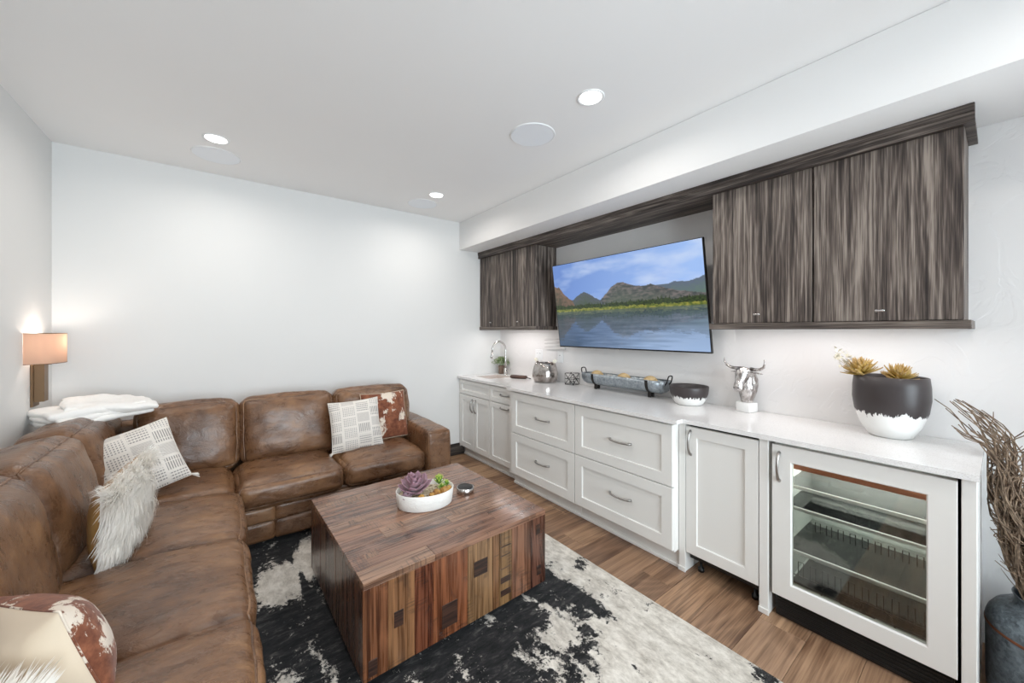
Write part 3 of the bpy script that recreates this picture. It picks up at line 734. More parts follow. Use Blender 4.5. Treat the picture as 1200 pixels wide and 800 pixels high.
for x0, x1, z0, z1 in ((.770, .849, .100, .206), (.940, 1.018, .262, .335), (.550, .590, .215, .280), (.446, .482, .07, .135), (1.34, 1.368, .33, .385), (1.345, 1.376, .11, .16),
                       (1.098, 1.163, .345, .352), (1.098, 1.163, .30, .306), (1.098, 1.163, .235, .241), (1.098, 1.163, .165, .195), (1.098, 1.163, .10, .13)):
    link('inlay', box_mesh(x1-x0, .004, z1-z0, .0008), M['inlay'], ct, ((x0+x1)/2-.917, -hy+.0012, (z0+z1)/2-.012))
for x, y_, a, b in ((-.30, .33, .05, .09), (-.12, .22, .04, .10), (-.36, .05, .05, .07), (-.22, -.12, .05, .09), (.10, -.20, .045, .11), (-.05, .02, .05, .08), (.30, .36, .06, .08), (.36, .05, .05, .07), (.02, -.36, .05, .06), (-.40, -.30, .04, .07)):
    link('inlay', box_mesh(a*1.5, b*.55, .0024, .0006), M['inlay_t'], ct, (x, y_, zt-.0006))

# ================================================================== sofa pillows
def pillow_pt(u, v, w_, h_, t, side, seed, wr=.006):
    pin = .055
    x = w_/2*u*(1-pin*(1-v*v)); z = h_/2*v*(1-pin*(1-u*u))
    th_ = t/2*(max(0, (1-abs(u)**2.6))*max(0, (1-abs(v)**2.6)))**.55
    n = noise.fractal(Vector((x*7+seed, z*7-seed, side*2.0)), .9, 2.0, 4)*wr*min(1, th_/(t*.2))
    sag = -.02*(1-v)*.5*(1-u*u)
    return Vector((x, -side*(th_+n)-.0 , z+sag*.3))
def pillow_face(w_, h_, t, side, seed, n=30, wr=.006):
    m = MB(); sp = lambda a: math.sin(PI/2*(2*a-1))
    m.grid(lambda a, b: pillow_pt(sp(a), sp(b), w_, h_, t, side, seed, wr), n, n)
    if side > 0: pass
    else: m.f = [f[::-1] for f in m.f]
    return m.mesh('cover')
def pillow(label, loc, rot, w_, h_, t, front_mat, back_mat, seed, wr=.006, seam=True, fmat_n='front_cover'):
    e = Euler(rot, 'XYZ')
    o = thing('throw_pillow', label, 'pillow', loc, e)
    link('front_cover', pillow_face(w_, h_, t, 1, seed, 30, wr), front_mat, o)
    link('back_cover', pillow_face(w_, h_, t, -1, seed+3, 30, wr), back_mat, o)
    if seam:
        pts = []
        for a, b in [(-1+i/10, -1) for i in range(20)]+[(1, -1+i/10) for i in range(20)]+[(1-i/10, 1) for i in range(20)]+[(-1, 1-i/10) for i in range(20)]:
            pts.append(pillow_pt(a, b, w_, h_, t, 1, seed))
        link('seam', MB().tube(pts, .0028, 6, closed=True).mesh('seam'), back_mat, o)
    return o
def tassel(o, x, z):
    m = MB(); r_ = random.Random(int(x*1000)+int(z*77))
    for i in range(16):
        a = r_.uniform(0, 2*PI); q = r_.uniform(.006, .018)
        d = Vector((math.copysign(1, x)*.7, 0, math.copysign(1, z)*.5)).normalized()
        p0 = Vector((x, 0, z)); p1 = p0+d*.02+Vector((0, math.cos(a)*q*.5, math.sin(a)*q*.5)); p2 = p0+d*.042+Vector((0, math.cos(a)*q, math.sin(a)*q))
        m.tube([p0, p1, p2], [.003, .0022, .0015], 5)
    t = link('tassel', m.mesh('tassel'), M['cream_linen'], o); t['kind'] = 'stuff'
M['cream_linen'] = plain('cream_linen', srgb(232, 226, 217), .9)
rad = math.radians
pa = pillow('pale printed linen pillow with tassels propped on the right seat', (.872, 3.235, .672), (rad(-20), rad(-3), rad(-6)), .385, .40, .13, M['linen'], M['cream_linen'], 1)
for sx in (-1, 1): tassel(pa, sx*.18, -.19)
pb = pillow('brown and white cowhide pillow against the right sofa arm', (1.150, 3.345, .690), (rad(-16), rad(0), rad(4)), .40, .41, .13, M['cow'], M['cream'], 2)
pcn = pillow('pale printed linen pillow in the sofa corner behind the fur pillow', (-.400, 3.02, .683), (rad(-24), rad(-15), rad(14)), .41, .385, .17, M['linen'], M['cream_linen'], 3)
tassel(pcn, .2, -.185)

# white fur pillow with a gold satin back
FP_LOC, FP_ROT = (-.355, 2.38, .655), (rad(4), rad(-6), rad(81))
fp = pillow('shaggy white fur pillow with gold satin back leaning on the left cushions', FP_LOC, FP_ROT, .42, .33, .15, M['furbase'], M['gold'], 4, .004, False)
def fur_mesh(fn, count, length, flow, seed, r0=.0022, clump=.42):
    """strands rooted on fn(u, v); flow is the lie of the pelt in local axes"""
    r_ = random.Random(seed); m = MB(); V = m.v; Fs = m.f
    for _ in range(count):
        u, v = r_.uniform(-.99, .99), r_.uniform(-.99, .99)
        p = fn(u, v); e = .004
        n = (fn(u+e, v)-p).cross(fn(u, v+e)-p)
        if n.length < 1e-9: continue
        n.normalize()
        if n.y > 0: n = -n
        cl = Vector((noise.noise(Vector((u*5, v*5, seed))), noise.noise(Vector((u*5, v*5, seed+9))), noise.noise(Vector((u*5, v*5, seed+20)))))
        flw = Vector(flow)
        if v > .5: flw.z += (v-.5)*2.6
        if u > .6: flw.x += (u-.6)*2.2
        d0 = (n*.36 + flw*.85 + cl*clump + Vector((r_.gauss(0, .13), r_.gauss(0, .13), r_.gauss(0, .13)))).normalized()
        d1 = (d0 + flw*.75 - n*.30).normalized(); d2 = (d1 + Vector(flow)*.6 - n*.35 + cl*.2).normalized()
        ln = length*r_.uniform(.6, 1.25)
        pts = [p, p+d0*ln*.34, p+d0*ln*.34+d1*ln*.33, p+d0*ln*.34+d1*ln*.33+d2*ln*.33]
        side = d0.cross(n)
        if side.length < 1e-4: continue
        side.normalize(); k0 = len(V)
        for i, q in enumerate(pts[:3]):
            rr_ = r0*(1-.22*i)
            V.append(tuple(q-side*rr_)); V.append(tuple(q+side*rr_))
        V.append(tuple(pts[3]))
        Fs += [(k0, k0+1, k0+3, k0+2), (k0+2, k0+3, k0+5, k0+4), (k0+4, k0+5, k0+6)]
    return m.mesh('fur')
fo = link('fur', fur_mesh(lambda u, v: pillow_pt(u, v, .42, .33, .15, 1, 4, .004), 11000, .085, (-.55, 0, -.75), 4), M['fur'], fp)
fo['kind'] = 'stuff'
# pillows at the near end of the sofa
pd = pillow('cream backed cowhide pillow at the near end of the sofa', (-.380, 1.555, .588), (rad(15), rad(-9), rad(-56)), .42, .30, .20, M['cream'], M['cow'], 6, .008)
FP2 = (-.47, 1.33, .555)
fq = pillow('white fur pillow corner at the lower left edge of the photo', FP2, (rad(-35), 0, rad(-30)), .30, .22, .12, M['furbase'], M['cream'], 8, .004, False)
fo = link('fur', fur_mesh(lambda u, v: pillow_pt(u, v, .30, .22, .12, 1, 8, .004), 3000, .05, (.1, 0, .6), 8), M['fur'], fq); fo['kind'] = 'stuff'

# folded white throw on the sofa corner
g = G('white_fleece'); v = g.coords('Object'); g.set(color=srgb(243, 240, 236), rough=.9, sheen=.3, spec=.15, normal=g.bump(g.noise(v, 9, 4, .6, .8), .5, .012)); M['throw'] = g.m
tb = thing('folded_throw', 'folded white throw blanket lying on the sofa corner', 'blanket', (-.628, 3.43, .892), rad(30))
r_ = random.Random(3)
for i in range(3):
    me = cushion_mesh((.45-.02*i, .36-.012*i, .034), .016, (0, 0, .006), .016, 60+i, 24, 'fold')
    o = link('fold', me, M['throw'], tb, (-.012*i+.01, .004*i, .018+.026*i), (rad(r_.uniform(-2, 2)), rad(-3), rad((-5, 4, -3)[i])))
me = cushion_mesh((.40, .34, .030), .014, (0, 0, .020), .030, 71, 28, 'fold')
link('fold', me, M['throw'], tb, (.07, -.01, .088), (rad(5), rad(5), rad(-14)))

# ================================================================== coffee table ornaments
TT = .012+.438
pl = thing('succulent_bowl', 'oval white textured bowl planted with succulents on the coffee table', 'planter', (.925, 2.02, TT+.0005), rad(-18))
prof = [(.001, .0), (.145, .0), (.152, .004), (.158, .05), (.162, .085), (.160, .088), (.156, .086), (.152, .05), (.148, .046)]
m = MB(); n_ = 72; rs = []
for r, z in prof:
    ring = []
    for k in range(n_):
        a = 2*PI*k/n_
        q = r + (.0022*noise.fractal(Vector((math.cos(a)*9, math.sin(a)*9, z*60)), 1, 2, 3) if .002 < z < .082 and r > .15 else 0)
        ring.append((q*1.0*math.cos(a), q*.78*math.sin(a), z))
    rs.append(ring)
m.rings(rs, True, False); 
g = G('carved_white_clay'); v = g.coords('Object', (1,1,1.8))
g.set(color=srgb(238, 235, 230), rough=.65, normal=g.bump(g.noise(v, 34, 4, .6, 1.6), .6, .006))
link('bowl', m.mesh('bowl'), g.m, pl)
g = G('gravel_moss'); g.set(color=g.ramp(g.noise(g.coords('Object'), 60, 4), [(.35, srgb(92, 60, 40)), (.5, srgb(206, 190, 160)), (.7, srgb(236, 228, 214))]), rough=.9, normal=g.bump(g.noise(g.coords('Object'), 90, 3), .8, .008))
link('gravel', MB().lathe([(.001, .066), (.08, .064), (.15, .058)], 40, 1, .78, True, False).mesh('gravel'), g.m, pl)
def leaf_mesh(ln, wd, th_, cup, tip=.35, name='leaf'):
    """fleshy leaf along +X, cupped upward"""
    rs = []
    for i in range(9):
        s = i/8; x = ln*s
        wv = wd*(math.sin(PI*min(1, s*.78+.08))**.8)*(1 if s < .8 else (1-(s-.8)/.2*(1-tip*.3)))
        wv = max(wv, .0008); t = th_*(1-.55*s)+.0006
        z0 = cup*s*s*ln
        rs.append([(x, wv*math.cos(a), z0 + t*math.sin(a) + cup*.6*wv*math.cos(a)**2) for a in [2*PI*k/10 for k in range(10)]])
    return MB().rings(rs).mesh(name)
def rosette(parent, c, mat, rings_, mesh_of, tilt=(0, 0, 0), jit=1):
    r_ = random.Random(int(c[0]*9999)); R0 = Euler(tilt).to_matrix()
    for ri, (n, el, sc_, z) in enumerate(rings_):
        for k in range(n):
            a = 2*PI*(k+.5*(ri % 2))/n + r_.uniform(-.12, .12)*jit
            e = rad(el+r_.uniform(-6, 6)*jit)
            o = link('leaf', mesh_of, mat, parent, Vector(c)+R0 @ Vector((0, 0, z)))
            o.rotation_euler = (R0 @ (Matrix.Rotation(a, 3, 'Z') @ Matrix.Rotation(-e, 3, 'Y'))).to_euler(); o.scale = (sc_,)*3
g = G('purple_succulent'); v = g.coords('Generated'); gx, gy, gz = g.sep(v)
c_ = g.ramp(g.m_('ADD', g.m_('MULTIPLY', gx, .8), g.m_('MULTIPLY', g.noise(g.coords('Object', (1,1,1), 3), 40, 3), .3)), [(.1, srgb(206, 202, 190)), (.45, srgb(190, 166, 172)), (.85, srgb(150, 116, 128))])
g.set(color=c_, rough=.5, sss=.05); M['purple'] = g.m
pleaf = leaf_mesh(.102, .031, .006, .34)
rosette(pl, (-.052, .005, .074), M['purple'], [(9, 12, 1.0, 0), (8, 28, .98, .006), (7, 44, .90, .014), (6, 58, .76, .022), (5, 70, .55, .030), (3, 80, .35, .036)], pleaf, (rad(14), rad(-8), 0))
sleaf = leaf_mesh(.05, .017, .005, .3)
rosette(pl, (-.105, -.05, .066), M['purple'], [(6, 18, .8, 0), (5, 45, .65, .006)], sleaf, (rad(22), 0, 0))
g = G('spiky_green'); gx, gy, gz = g.sep(g.coords('Generated')); g.set(color=g.ramp(gx, [(.1, srgb(66, 110, 40)), (.6, srgb(104, 152, 58)), (1, srgb(190, 200, 90))]), rough=.45); M['green'] = g.m
gleaf = leaf_mesh(.05, .008, .003, .15, .1)
rosette(pl, (.085, .045, .082), M['green'], [(7, 35, .9, 0), (7, 55, 1.0, .004), (5, 72, 1.0, .008), (3, 84, 1.0, .01)], gleaf)
rosette(pl, (.125, .018, .078), M['green'], [(7, 30, .6, 0), (6, 55, .6, .004), (4, 75, .55, .006)], gleaf)
g = G('yellow_red_succulent'); gx, gy, gz = g.sep(g.coords('Generated')); g.set(color=g.ramp(gx, [(.2, srgb(150, 150, 60)), (.6, srgb(216, 190, 70)), (1, srgb(176, 70, 50))]), rough=.45); M['yel'] = g.m
rosette(pl, (.092, -.015, .076), M['yel'], [(7, 25, .62, 0), (6, 48, .58, .004), (4, 70, .5, .007)], gleaf)
g = G('amber_stone'); g.set(color=g.ramp(g.noise(g.coords('Object', (1,1,1), 5), 22, 4), [(.35, srgb(120, 72, 34)), (.65, srgb(206, 160, 82))]), rough=.35); M['amber'] = g.m
for x, y_, s_, sd in ((.105, -.045, .030, 1), (.055, -.055, .026, 2), (.030, -.070, .017, 3), (-.03, -.085, .02, 4), (.13, -.012, .02, 5)):
    bm = bmesh.new(); bmesh.ops.create_icosphere(bm, subdivisions=2, radius=s_)
    for v_ in bm.verts: v_.co += v_.co.normalized()*s_*.35*noise.noise(v_.co*40+Vector((sd, 0, 0))); v_.co.z *= .8
    me = bpy.data.meshes.new('pebble'); bm.to_mesh(me); bm.free()
    link('pebble', me, M['amber'], pl, (x, y_, .066+s_*.3))
co = thing('round_coaster', 'round coaster holder with black top and bright metal rim', 'coaster', (1.185, 2.012, TT+.0005))
co.scale = (1.15, 1.15, 1.15)
link('metal_ring', MB().lathe([(.001, 0), (.044, 0), (.046, .002), (.046, .026), (.043, .028), (.040, .0265)], 40, cap1=False).mesh('metal_ring'), M['steel'], co)
link('top_pad', MB().lathe([(.0405, .024), (.0405, .0285), (.039, .0295), (.001, .0295)], 40, cap0=False).mesh('top_pad'), M['black'], co)

# ================================================================== wall lamp
ls = thing('wall_sconce', 'bronze wall lamp with a lit pale pink fabric shade', 'wall lamp', (L, 3.55, .985))
bx('backplate', L+.0006, L+.012, 3.502, 3.60, .985, 1.235, M['bronze'], ls, .001)
bx('stem', L+.012, L+.052, 3.515, 3.585, 1.012, 1.245, M['bronze'], ls, .001)
g = G('lamp_fabric'); nt = g.nt
df = g.nd('ShaderNodeBsdfDiffuse', ins={0: srgb(206, 182, 166)}); tl = g.nd('ShaderNodeBsdfTranslucent', ins={0: srgb(222, 200, 184)})
mx = g.nd('ShaderNodeMixShader', ins={0: .5, 1: df.outputs[0], 2: tl.outputs[0]}); nt.links.new(mx.outputs[0], g.out.inputs[0])
pts = [(0, -.15)] + [(.128*math.cos(a)**.55, .15*math.sin(a)) for a in [rad(-88+176*k/28) for k in range(29)]] + [(0, .15)]
ins = [(p_[0]*.975, p_[1]*.985) for p_ in pts]
z0, z1 = .258, .437
m = MB(); n_ = len(pts)
m.v = [(a+.001, b, z) for z in (z0, z1) for a, b in pts] + [(a+.001, b, z) for z in (z0, z1) for a, b in ins]
for k in range(n_-1):
    m.f += [(k, k+1, n_+k+1, n_+k), (2*n_+k+1, 2*n_+k, 3*n_+k, 3*n_+k+1), (k+1, k, 2*n_+k, 2*n_+k+1), (n_+k, n_+k+1, 3*n_+k+1, 3*n_+k)]
link('shade', smooth_angle(m.mesh('shade'), 30), g.m, ls)
m = MB(); m.tube([(a+.001, b, z0) for a, b in pts], .0018, 6); link('lower_rim', m.mesh('lower_rim'), M['bronze'], ls)
m = MB(); m.tube([(a+.001, b, z1) for a, b in pts], .0018, 6); link('upper_rim', m.mesh('upper_rim'), M['bronze'], ls)
g = G('bulb_glow'); g.set(color=WHT, ecol=(1, .92, .84, 1), estr=10.0)
link('bulb', MB().lathe([(.001, 0), (.014, .004), (.016, .03), (.024, .055), (.018, .078), (.001, .086)], 18).mesh('bulb'), g.m, ls, (.062, 0, .285))
link('bulb_holder', MB().lathe([(.012, 0), (.012, .04)], 14).mesh('bulb_holder'), M['bronze'], ls, (.062, 0, .248))
bl = bpy.data.lights.new('sconce_lamp', 'POINT'); bl.energy = 1.7; bl.color = (1, .91, .82); bl.shadow_soft_size = .03
bo = bpy.data.objects.new('sconce_lamp', bl); COL.objects.link(bo); bo.parent = ls; bo.location = (.062, 0, .395)

# ================================================================== things on the worktop
CT = ZC+.0006
# faucet
fa = thing('gooseneck_faucet', 'tall brushed steel gooseneck faucet at the sink', 'faucet', (2.672, 3.60, CT))
link('base', MB().lathe([(.001, 0), (.027, 0), (.027, .006), (.020, .010), (.020, .075), (.015, .082), (.001, .082)], 20).mesh('base'), M['steel'], fa)
pts = [(0, 0, .08), (0, 0, .16), (0, 0, .24), (0, 0, .30)] + [(-.095+.095*math.cos(a), .0, .30+.095*math.sin(a)) for a in [rad(12*k) for k in range(1, 15)]] + [(-.195, 0, .245)]
link('spout', MB().tube(pts, .0115, 12).mesh('spout'), M['steel'], fa)
link('spray_head', MB().tube([(-.188, 0, .268), (-.199, 0, .228), (-.205, 0, .205)], [.0135, .0155, .0145], 12).mesh('spray_head'), M['steel'], fa)
link('lever', MB().tube([(0, -.018, .055), (.004, -.045, .060), (.008, -.085, .066)], [.012, .009, .007], 10).mesh('lever'), M['steel'], fa)
# little potted plant
pp = thing('potted_plant', 'small bushy green plant in a brown pot behind the faucet', 'potted plant', (2.715, 3.74, CT))
link('pot', MB().lathe([(.001, 0), (.034, 0), (.036, .004), (.038, .10), (.034, .10), (.033, .085), (.001, .085)], 22).mesh('pot'), plain('brown_pot', srgb(118, 98, 86), .6), pp)
r_ = random.Random(2); m = MB()
lf = leaf_mesh(.03, .010, .0015, .2)
for i in range(260):
    a = r_.uniform(0, 2*PI); el = r_.uniform(.15, 1.45); rr_ = r_.uniform(.05, .115)
    p = Vector((math.cos(a)*math.cos(el)*rr_*.95, math.sin(a)*math.cos(el)*rr_, .105+math.sin(el)*rr_*.75))
    p.x = min(p.x, .055); p.y = min(p.y, .10)
    Mx = Matrix.Translation(p) @ Euler((r_.uniform(-.6, .6), -el+r_.uniform(-.6, .6), a+r_.uniform(-.5, .5))).to_matrix().to_4x4()
    k0 = len(m.v)
    for v_ in ((0,0,0), (.012, .009, .003), (.028, 0, .0), (.012, -.009, .003)): m.v.append(tuple(Mx @ Vector(v_)))
    m.f += [(k0, k0+1, k0+2), (k0, k0+2, k0+3)]
g = G('sage_leaves'); g.set(color=g.ramp(g.noise(g.coords('Object'), 60, 3), [(.35, srgb(78, 104, 58)), (.5, srgb(132, 152, 104)), (.7, srgb(206, 212, 180))]), rough=.6)
o = link('foliage', m.mesh('foliage', False), g.m, pp); o['kind'] = 'stuff'
m = MB()
for i in range(9):
    a = i*.7; m.tube([(0, 0, .08), (.03*math.cos(a), .03*math.sin(a), .13), (.055*math.cos(a), .055*math.sin(a), .17)], .0016, 5)
o = link('stems', m.mesh('stems'), M['green'], pp); o['kind'] = 'stuff'
# dark sheath with a metal opener
wo = thing('bottle_opener', 'dark brown wooden-handled bottle opener lying beside the ice bucket', 'bottle opener', (2.60, 3.20, CT), rad(-62))
g = G('dark_walnut'); g.set(color=g.ramp(g.noise(g.coords('Object', (4, 40, 40)), 1, 4), [(.35, srgb(52, 34, 28)), (.7, srgb(104, 74, 60))]), rough=.45); M['dwal'] = g.m
link('handle', cushion_mesh((.20, .042, .032), .013, (.0, .004, .004), .002, 5, 12, 'handle'), M['dwal'], wo, (-.04, 0, .018))
link('blade', MB().tube([(.055, -.01, .016), (.085, -.02, .012), (.10, -.012, .008), (.112, -.022, .008)], [.006, .005, .006, .003], 8).mesh('blade'), M['blackmetal'], wo)
# ice bucket
ib = thing('ice_bucket', 'silver mercury-glass ice bucket with two ivory knob handles', 'ice bucket', (2.640, 2.872, CT))
g = G('mercury_glass'); v = g.coords('Object'); h = g.voro(v, 55)
g.set(color=g.ramp(g.noise(v, 10, 5, .7, .5), [(.35, srgb(132, 122, 116)), (.65, srgb(206, 200, 196))]), metal=.92, rough=.13, normal=g.bump(h, .12, .003))
link('bucket', MB().lathe([(.001, 0), (.100, 0), (.118, .012), (.131, .045), (.134, .075), (.127, .12), (.113, .17), (.106, .195), (.102, .196), (.100, .19), (.108, .16), (.120, .11), (.125, .06), (.10, .014), (.001, .012)], 44).mesh('bucket'), g.m, ib)
iv = plain('ivory_horn', srgb(236, 230, 214), .35)
for sg in (-1, 1):
    k = link('knob', MB().tube([(0, sg*.122, .200), (0, sg*.134, .212), (0, sg*.150, .226), (0, sg*.158, .233)], [.011, .019, .019, .006], 12).mesh('knob'), iv, ib, label='ivory knob')
    link('knob_post', MB().tube([(0, sg*.100, .178), (0, sg*.113, .192), (0, sg*.124, .202)], [.008, .011, .009], 8).mesh('knob_post'), M['dwal'], k)
# wire tealight cube
wcu = thing('wire_candle_holder', 'small black wire cube candle holder on the worktop', 'candle holder', (2.715, 2.565, CT), rad(8))
s_ = .05; zt_ = .108
cor = [Vector((a*s_, b*s_, c*zt_+.002)) for a, b in ((-1,-1),(1,-1),(1,1),(-1,1)) for c in (0, 1)]
def wire(name, a, b): link(name, MB().tube([a, b], .0021, 6).mesh(name), M['blackmetal'], wcu)
for k in range(4):
    b0, t0 = cor[2*k], cor[2*k+1]; b1, t1 = cor[(2*k+2) % 8], cor[(2*k+3) % 8]
    wire('upright_wire', b0, t0); wire('bottom_wire', b0, b1); wire('top_wire', t0, t1)
    c = (b0+t1)/2
    mids = [(b0+b1)/2, (t0+t1)/2, (b0+t0)/2, (b1+t1)/2]
    for q in (b0, t0, b1, t1): wire('brace_wire', c, q)
    wire('brace_wire', mids[2], mids[3])
link('tealight', MB().lathe([(.001, .0045), (.026, .0045), (.027, .03), (.001, .028)], 20).mesh('tealight'), M['glassclear'] if 'glassclear' in M else glass_pane('tealight_glass', (.9, .92, .92, 1), .05), wcu)
# galvanised trough tray
ty = thing('trough_tray', 'long galvanised trough tray with looped iron handles on feet', 'tray', (2.690, 1.965, CT))
LN, RW, RD = .405, .068, .098
def trough(s, r, zb_):
    """half-round section at length fraction s"""
    return [(r*math.cos(a), 0, zb_ - (zb_-.040)*abs(math.sin(a))**.8) for a in [PI*k/16 for k in range(17)]]
m = MB(); rows = []
for y_, k in [(-LN, .80), (-LN+.012, .90), (-LN+.04, .97)] + [(-LN+.04+(2*LN-.08)*i/10, 1.0) for i in range(11)] + [(LN-.04, .97), (LN-.012, .90), (LN, .80)]:
    rows.append([(RW*k*math.cos(a), y_, .138 - (RD*k)*math.sin(a)**.75 if 0 < a < PI else .138) for a in [PI*q/18 for q in range(19)]])
nq = 19; V = [p for r in rows for p in r]; Fs = [(i*nq+j, (i+1)*nq+j, (i+1)*nq+j+1, i*nq+j+1) for i in range(len(rows)-1) for j in range(nq-1)]
Fs += [tuple(range(nq)), tuple((len(rows)-1)*nq+j for j in range(nq-1, -1, -1))]
m.add(V, Fs); me = m.mesh('trough'); 
o = link('trough', me, M['galv'], ty); md = o.modifiers.new('wall', 'SOLIDIFY'); md.thickness = .0022; md.offset = -1
m = MB(); m.tube([rows[0][0]]+[r[0] for r in rows]+[r[-1] for r in rows[::-1]], .0032, 6, closed=True); link('rolled_rim', m.mesh('rolled_rim'), M['galv'], ty)
for sg in (-1, 1):
    yb = sg*.27
    pts = [((RW+.0015)*math.cos(a), yb, .138-(RD+.0015)*math.sin(a)**.75 if 0 < a < PI else .138) for a in [PI*q/18 for q in range(19)]]
    m = MB(); rs = [[(p[0], p[1]-.013, p[2]), (p[0], p[1]+.013, p[2]), (p[0]*1.02, p[1]+.013, p[2]-.002), (p[0]*1.02, p[1]-.013, p[2]-.002)] for p in pts]
    m.rings(rs); link('strap', smooth_angle(m.mesh('strap'), 30), M['blackmetal'], ty)
    for fx in (-.02, .022):
        link('foot', box_mesh(.016, .024, .043, .002), M['blackmetal'], ty, (fx, yb, .0218))
    hp = [(-.030, sg*(LN-.004), .105), (-.030, sg*(LN+.016), .130), (-.030, sg*(LN+.026), .165), (-.024, sg*(LN+.028), .178), (0, sg*(LN+.029), .182), (.024, sg*(LN+.028), .178), (.030, sg*(LN+.026), .165), (.030, sg*(LN+.016), .130), (.030, sg*(LN-.004), .105)]
    link('handle', MB().tube(hp, .0048, 8).mesh('handle'), M['blackmetal'], ty, label='looped iron handle')
bx('price_tag', R-.055, R-.0535, 2.10, 2.155, 1.028, 1.050, M['white'], ty, .0003)
ballm = None
for y_, lab in ((2.235, 'woven straw ball at the sink end of the tray'), (1.95, 'woven straw ball in the middle of the tray'), (1.70, 'woven straw ball beside the black and white bowl')):
    b_ = thing('woven_ball', lab, 'decorative ball', (2.690, y_, CT+.0465), group='straw balls in the tray'); b_.scale = (1.2, 1.2, 1.2)
    if ballm is None:
        ballm = []
        bm = bmesh.new(); bmesh.ops.create_icosphere(bm, subdivisions=3, radius=.047)
        ballm.append(bpy.data.meshes.new('core')); bm.to_mesh(ballm[0]); bm.free()
        m = MB(); r_ = random.Random(4)
        for i in range(26):
            a = Euler((r_.uniform(0, 6.3), r_.uniform(0, 6.3), r_.uniform(0, 6.3))).to_matrix(); off = r_.uniform(-.028, .028); q = math.sqrt(.0485**2-off*off)
            m.tube([a @ Vector((q*math.cos(2*PI*k/22), q*math.sin(2*PI*k/22), off)) for k in range(22)], .0022, 5, closed=True)
        ballm.append(m.mesh('straw_weave'))
    link('core', ballm[0], M['rope'], b_, (0, 0, .050)); o = link('straw_weave', ballm[1], M['rope'], b_, (0, 0, .050)); o['kind'] = 'stuff'
# dipped bowl and dipped planter
db = thing('dipped_bowl', 'round dark brown bowl with ragged white base on the worktop', 'bowl', (2.648, 1.368, CT))
link('bowl', MB().lathe([(.001, 0), (.078, 0), (.088, .004), (.108, .035), (.124, .080), (.129, .125), (.127, .132), (.122, .128), (.117, .08), (.10, .036), (.07, .014), (.001, .012)], 56).mesh('bowl'), dipped_clay('dipped_bowl_clay', .052, .055), db)
vp = thing('dipped_planter', 'large rounded planter, dark above a ragged white base', 'planter', (2.640, .342, CT))
prof = [(.001, 0), (.070, 0), (.080, .004), (.112, .06), (.134, .13), (.142, .19), (.141, .25), (.136, .296), (.132, .298), (.129, .290), (.132, .24), (.128, .2)]
link('vessel', MB().lathe(prof, 56, .93, 1.0, True, False).mesh('vessel'), dipped_clay('dipped_planter_clay', .115, .05), vp)
link('soil', MB().lathe([(.001, .262), (.129, .258)], 40, .93, 1, True, False).mesh('soil'), plain('dry_moss', srgb(168, 150, 110), .95), vp)
# dried flowers in the planter
g = G('ochre_bloom'); gx, gy, gz = g.sep(g.coords('Generated')); g.set(color=g.ramp(gx, [(.1, srgb(126, 100, 38)), (.55, srgb(190, 162, 84)), (1, srgb(170, 142, 100))]), rough=.65); M['ochre'] = g.m
oleaf = leaf_mesh(.062, .0078, .0026, .22, .05, 'petal')
def bloom(c, tilt, sc_, lab):
    t = thing('dried_flower', lab, 'dried flower', Vector((2.640, .342, CT))+Vector(c), group='ochre flowers in the dipped planter')
    link('stem', MB().tube([Vector((-c[0]*.3, -c[1]*.3, -.075)), Vector((0, 0, -.02)), Vector((0, 0, .0))], .004, 6).mesh('stem'), M['ochre'], t)
    r_ = random.Random(int(c[1]*999)); R0 = Euler(tilt).to_matrix()
    for ri, (n, el, s2, z) in enumerate([(20, 8, 1.0, 0), (20, 22, 1.0, .006), (18, 38, .92, .012), (15, 52, .84, .018), (11, 68, .74, .022), (5, 84, .66, .024)]):
        for k in range(n):
            a = 2*PI*(k+.5*(ri % 2))/n+r_.uniform(-.15, .15); e = rad(el+r_.uniform(-9, 9))
            o = link('petal', oleaf, M['ochre'], t, R0 @ Vector((0, 0, z)))
            o.rotation_euler = (R0 @ (Matrix.Rotation(a, 3, 'Z') @ Matrix.Rotation(-e, 3, 'Y'))).to_euler(); q = s2*sc_*r_.uniform(.85, 1.15); o.scale = (q, q, q)
bloom((-.035, .098, .303), (rad(-10), rad(-10), 0), 1.22, 'larger ochre dried flower at the left rim of the planter')
bloom((-.015, -.030, .284), (rad(10), rad(-10), 0), 1.12, 'smaller ochre dried flower at the right rim of the planter')
sp = thing('dried_sprig', 'pale dried leafy sprig leaning out of the planter', 'dried sprig', (2.640, .342+.08, CT+.24))
m = MB(); r_ = random.Random(8); ml = MB()
g = G('pale_leaf'); g.set(color=srgb(196, 190, 172), rough=.7); M['pale'] = g.m
for i in range(7):
    a = rad(70+r_.uniform(-45, 55)); el = r_.uniform(.5, 1.2); tip = Vector((math.cos(a)*.10-.03, math.sin(a)*.13, .06+.13*math.sin(el)))
    tip.x = min(tip.x, .10)
    m.tube([(0, 0, 0), tip*.5+Vector((0, 0, .015)), tip], .0013, 5)
    for k in range(7):
        p = tip*(.45+.55*k/6)+Vector((r_.uniform(-.012, .012), r_.uniform(-.012, .012), r_.uniform(-.006, .016)))
        Mx = Matrix.Translation(p) @ Euler((r_.uniform(-1, 1), r_.uniform(-1, 1), r_.uniform(0, 6))).to_matrix().to_4x4(); k0 = len(ml.v)
        for v_ in ((0,0,0), (.012, .009, .003), (.030, 0, 0), (.012, -.009, .003)): ml.v.append(tuple(Mx @ Vector(v_)))
        ml.f += [(k0, k0+1, k0+2, k0+3)]
o = link('twigs', m.mesh('twigs'), M['pale'], sp); o['kind'] = 'stuff'
o = link('leaves', ml.mesh('leaves', False), M['pale'], sp); o['kind'] = 'stuff'

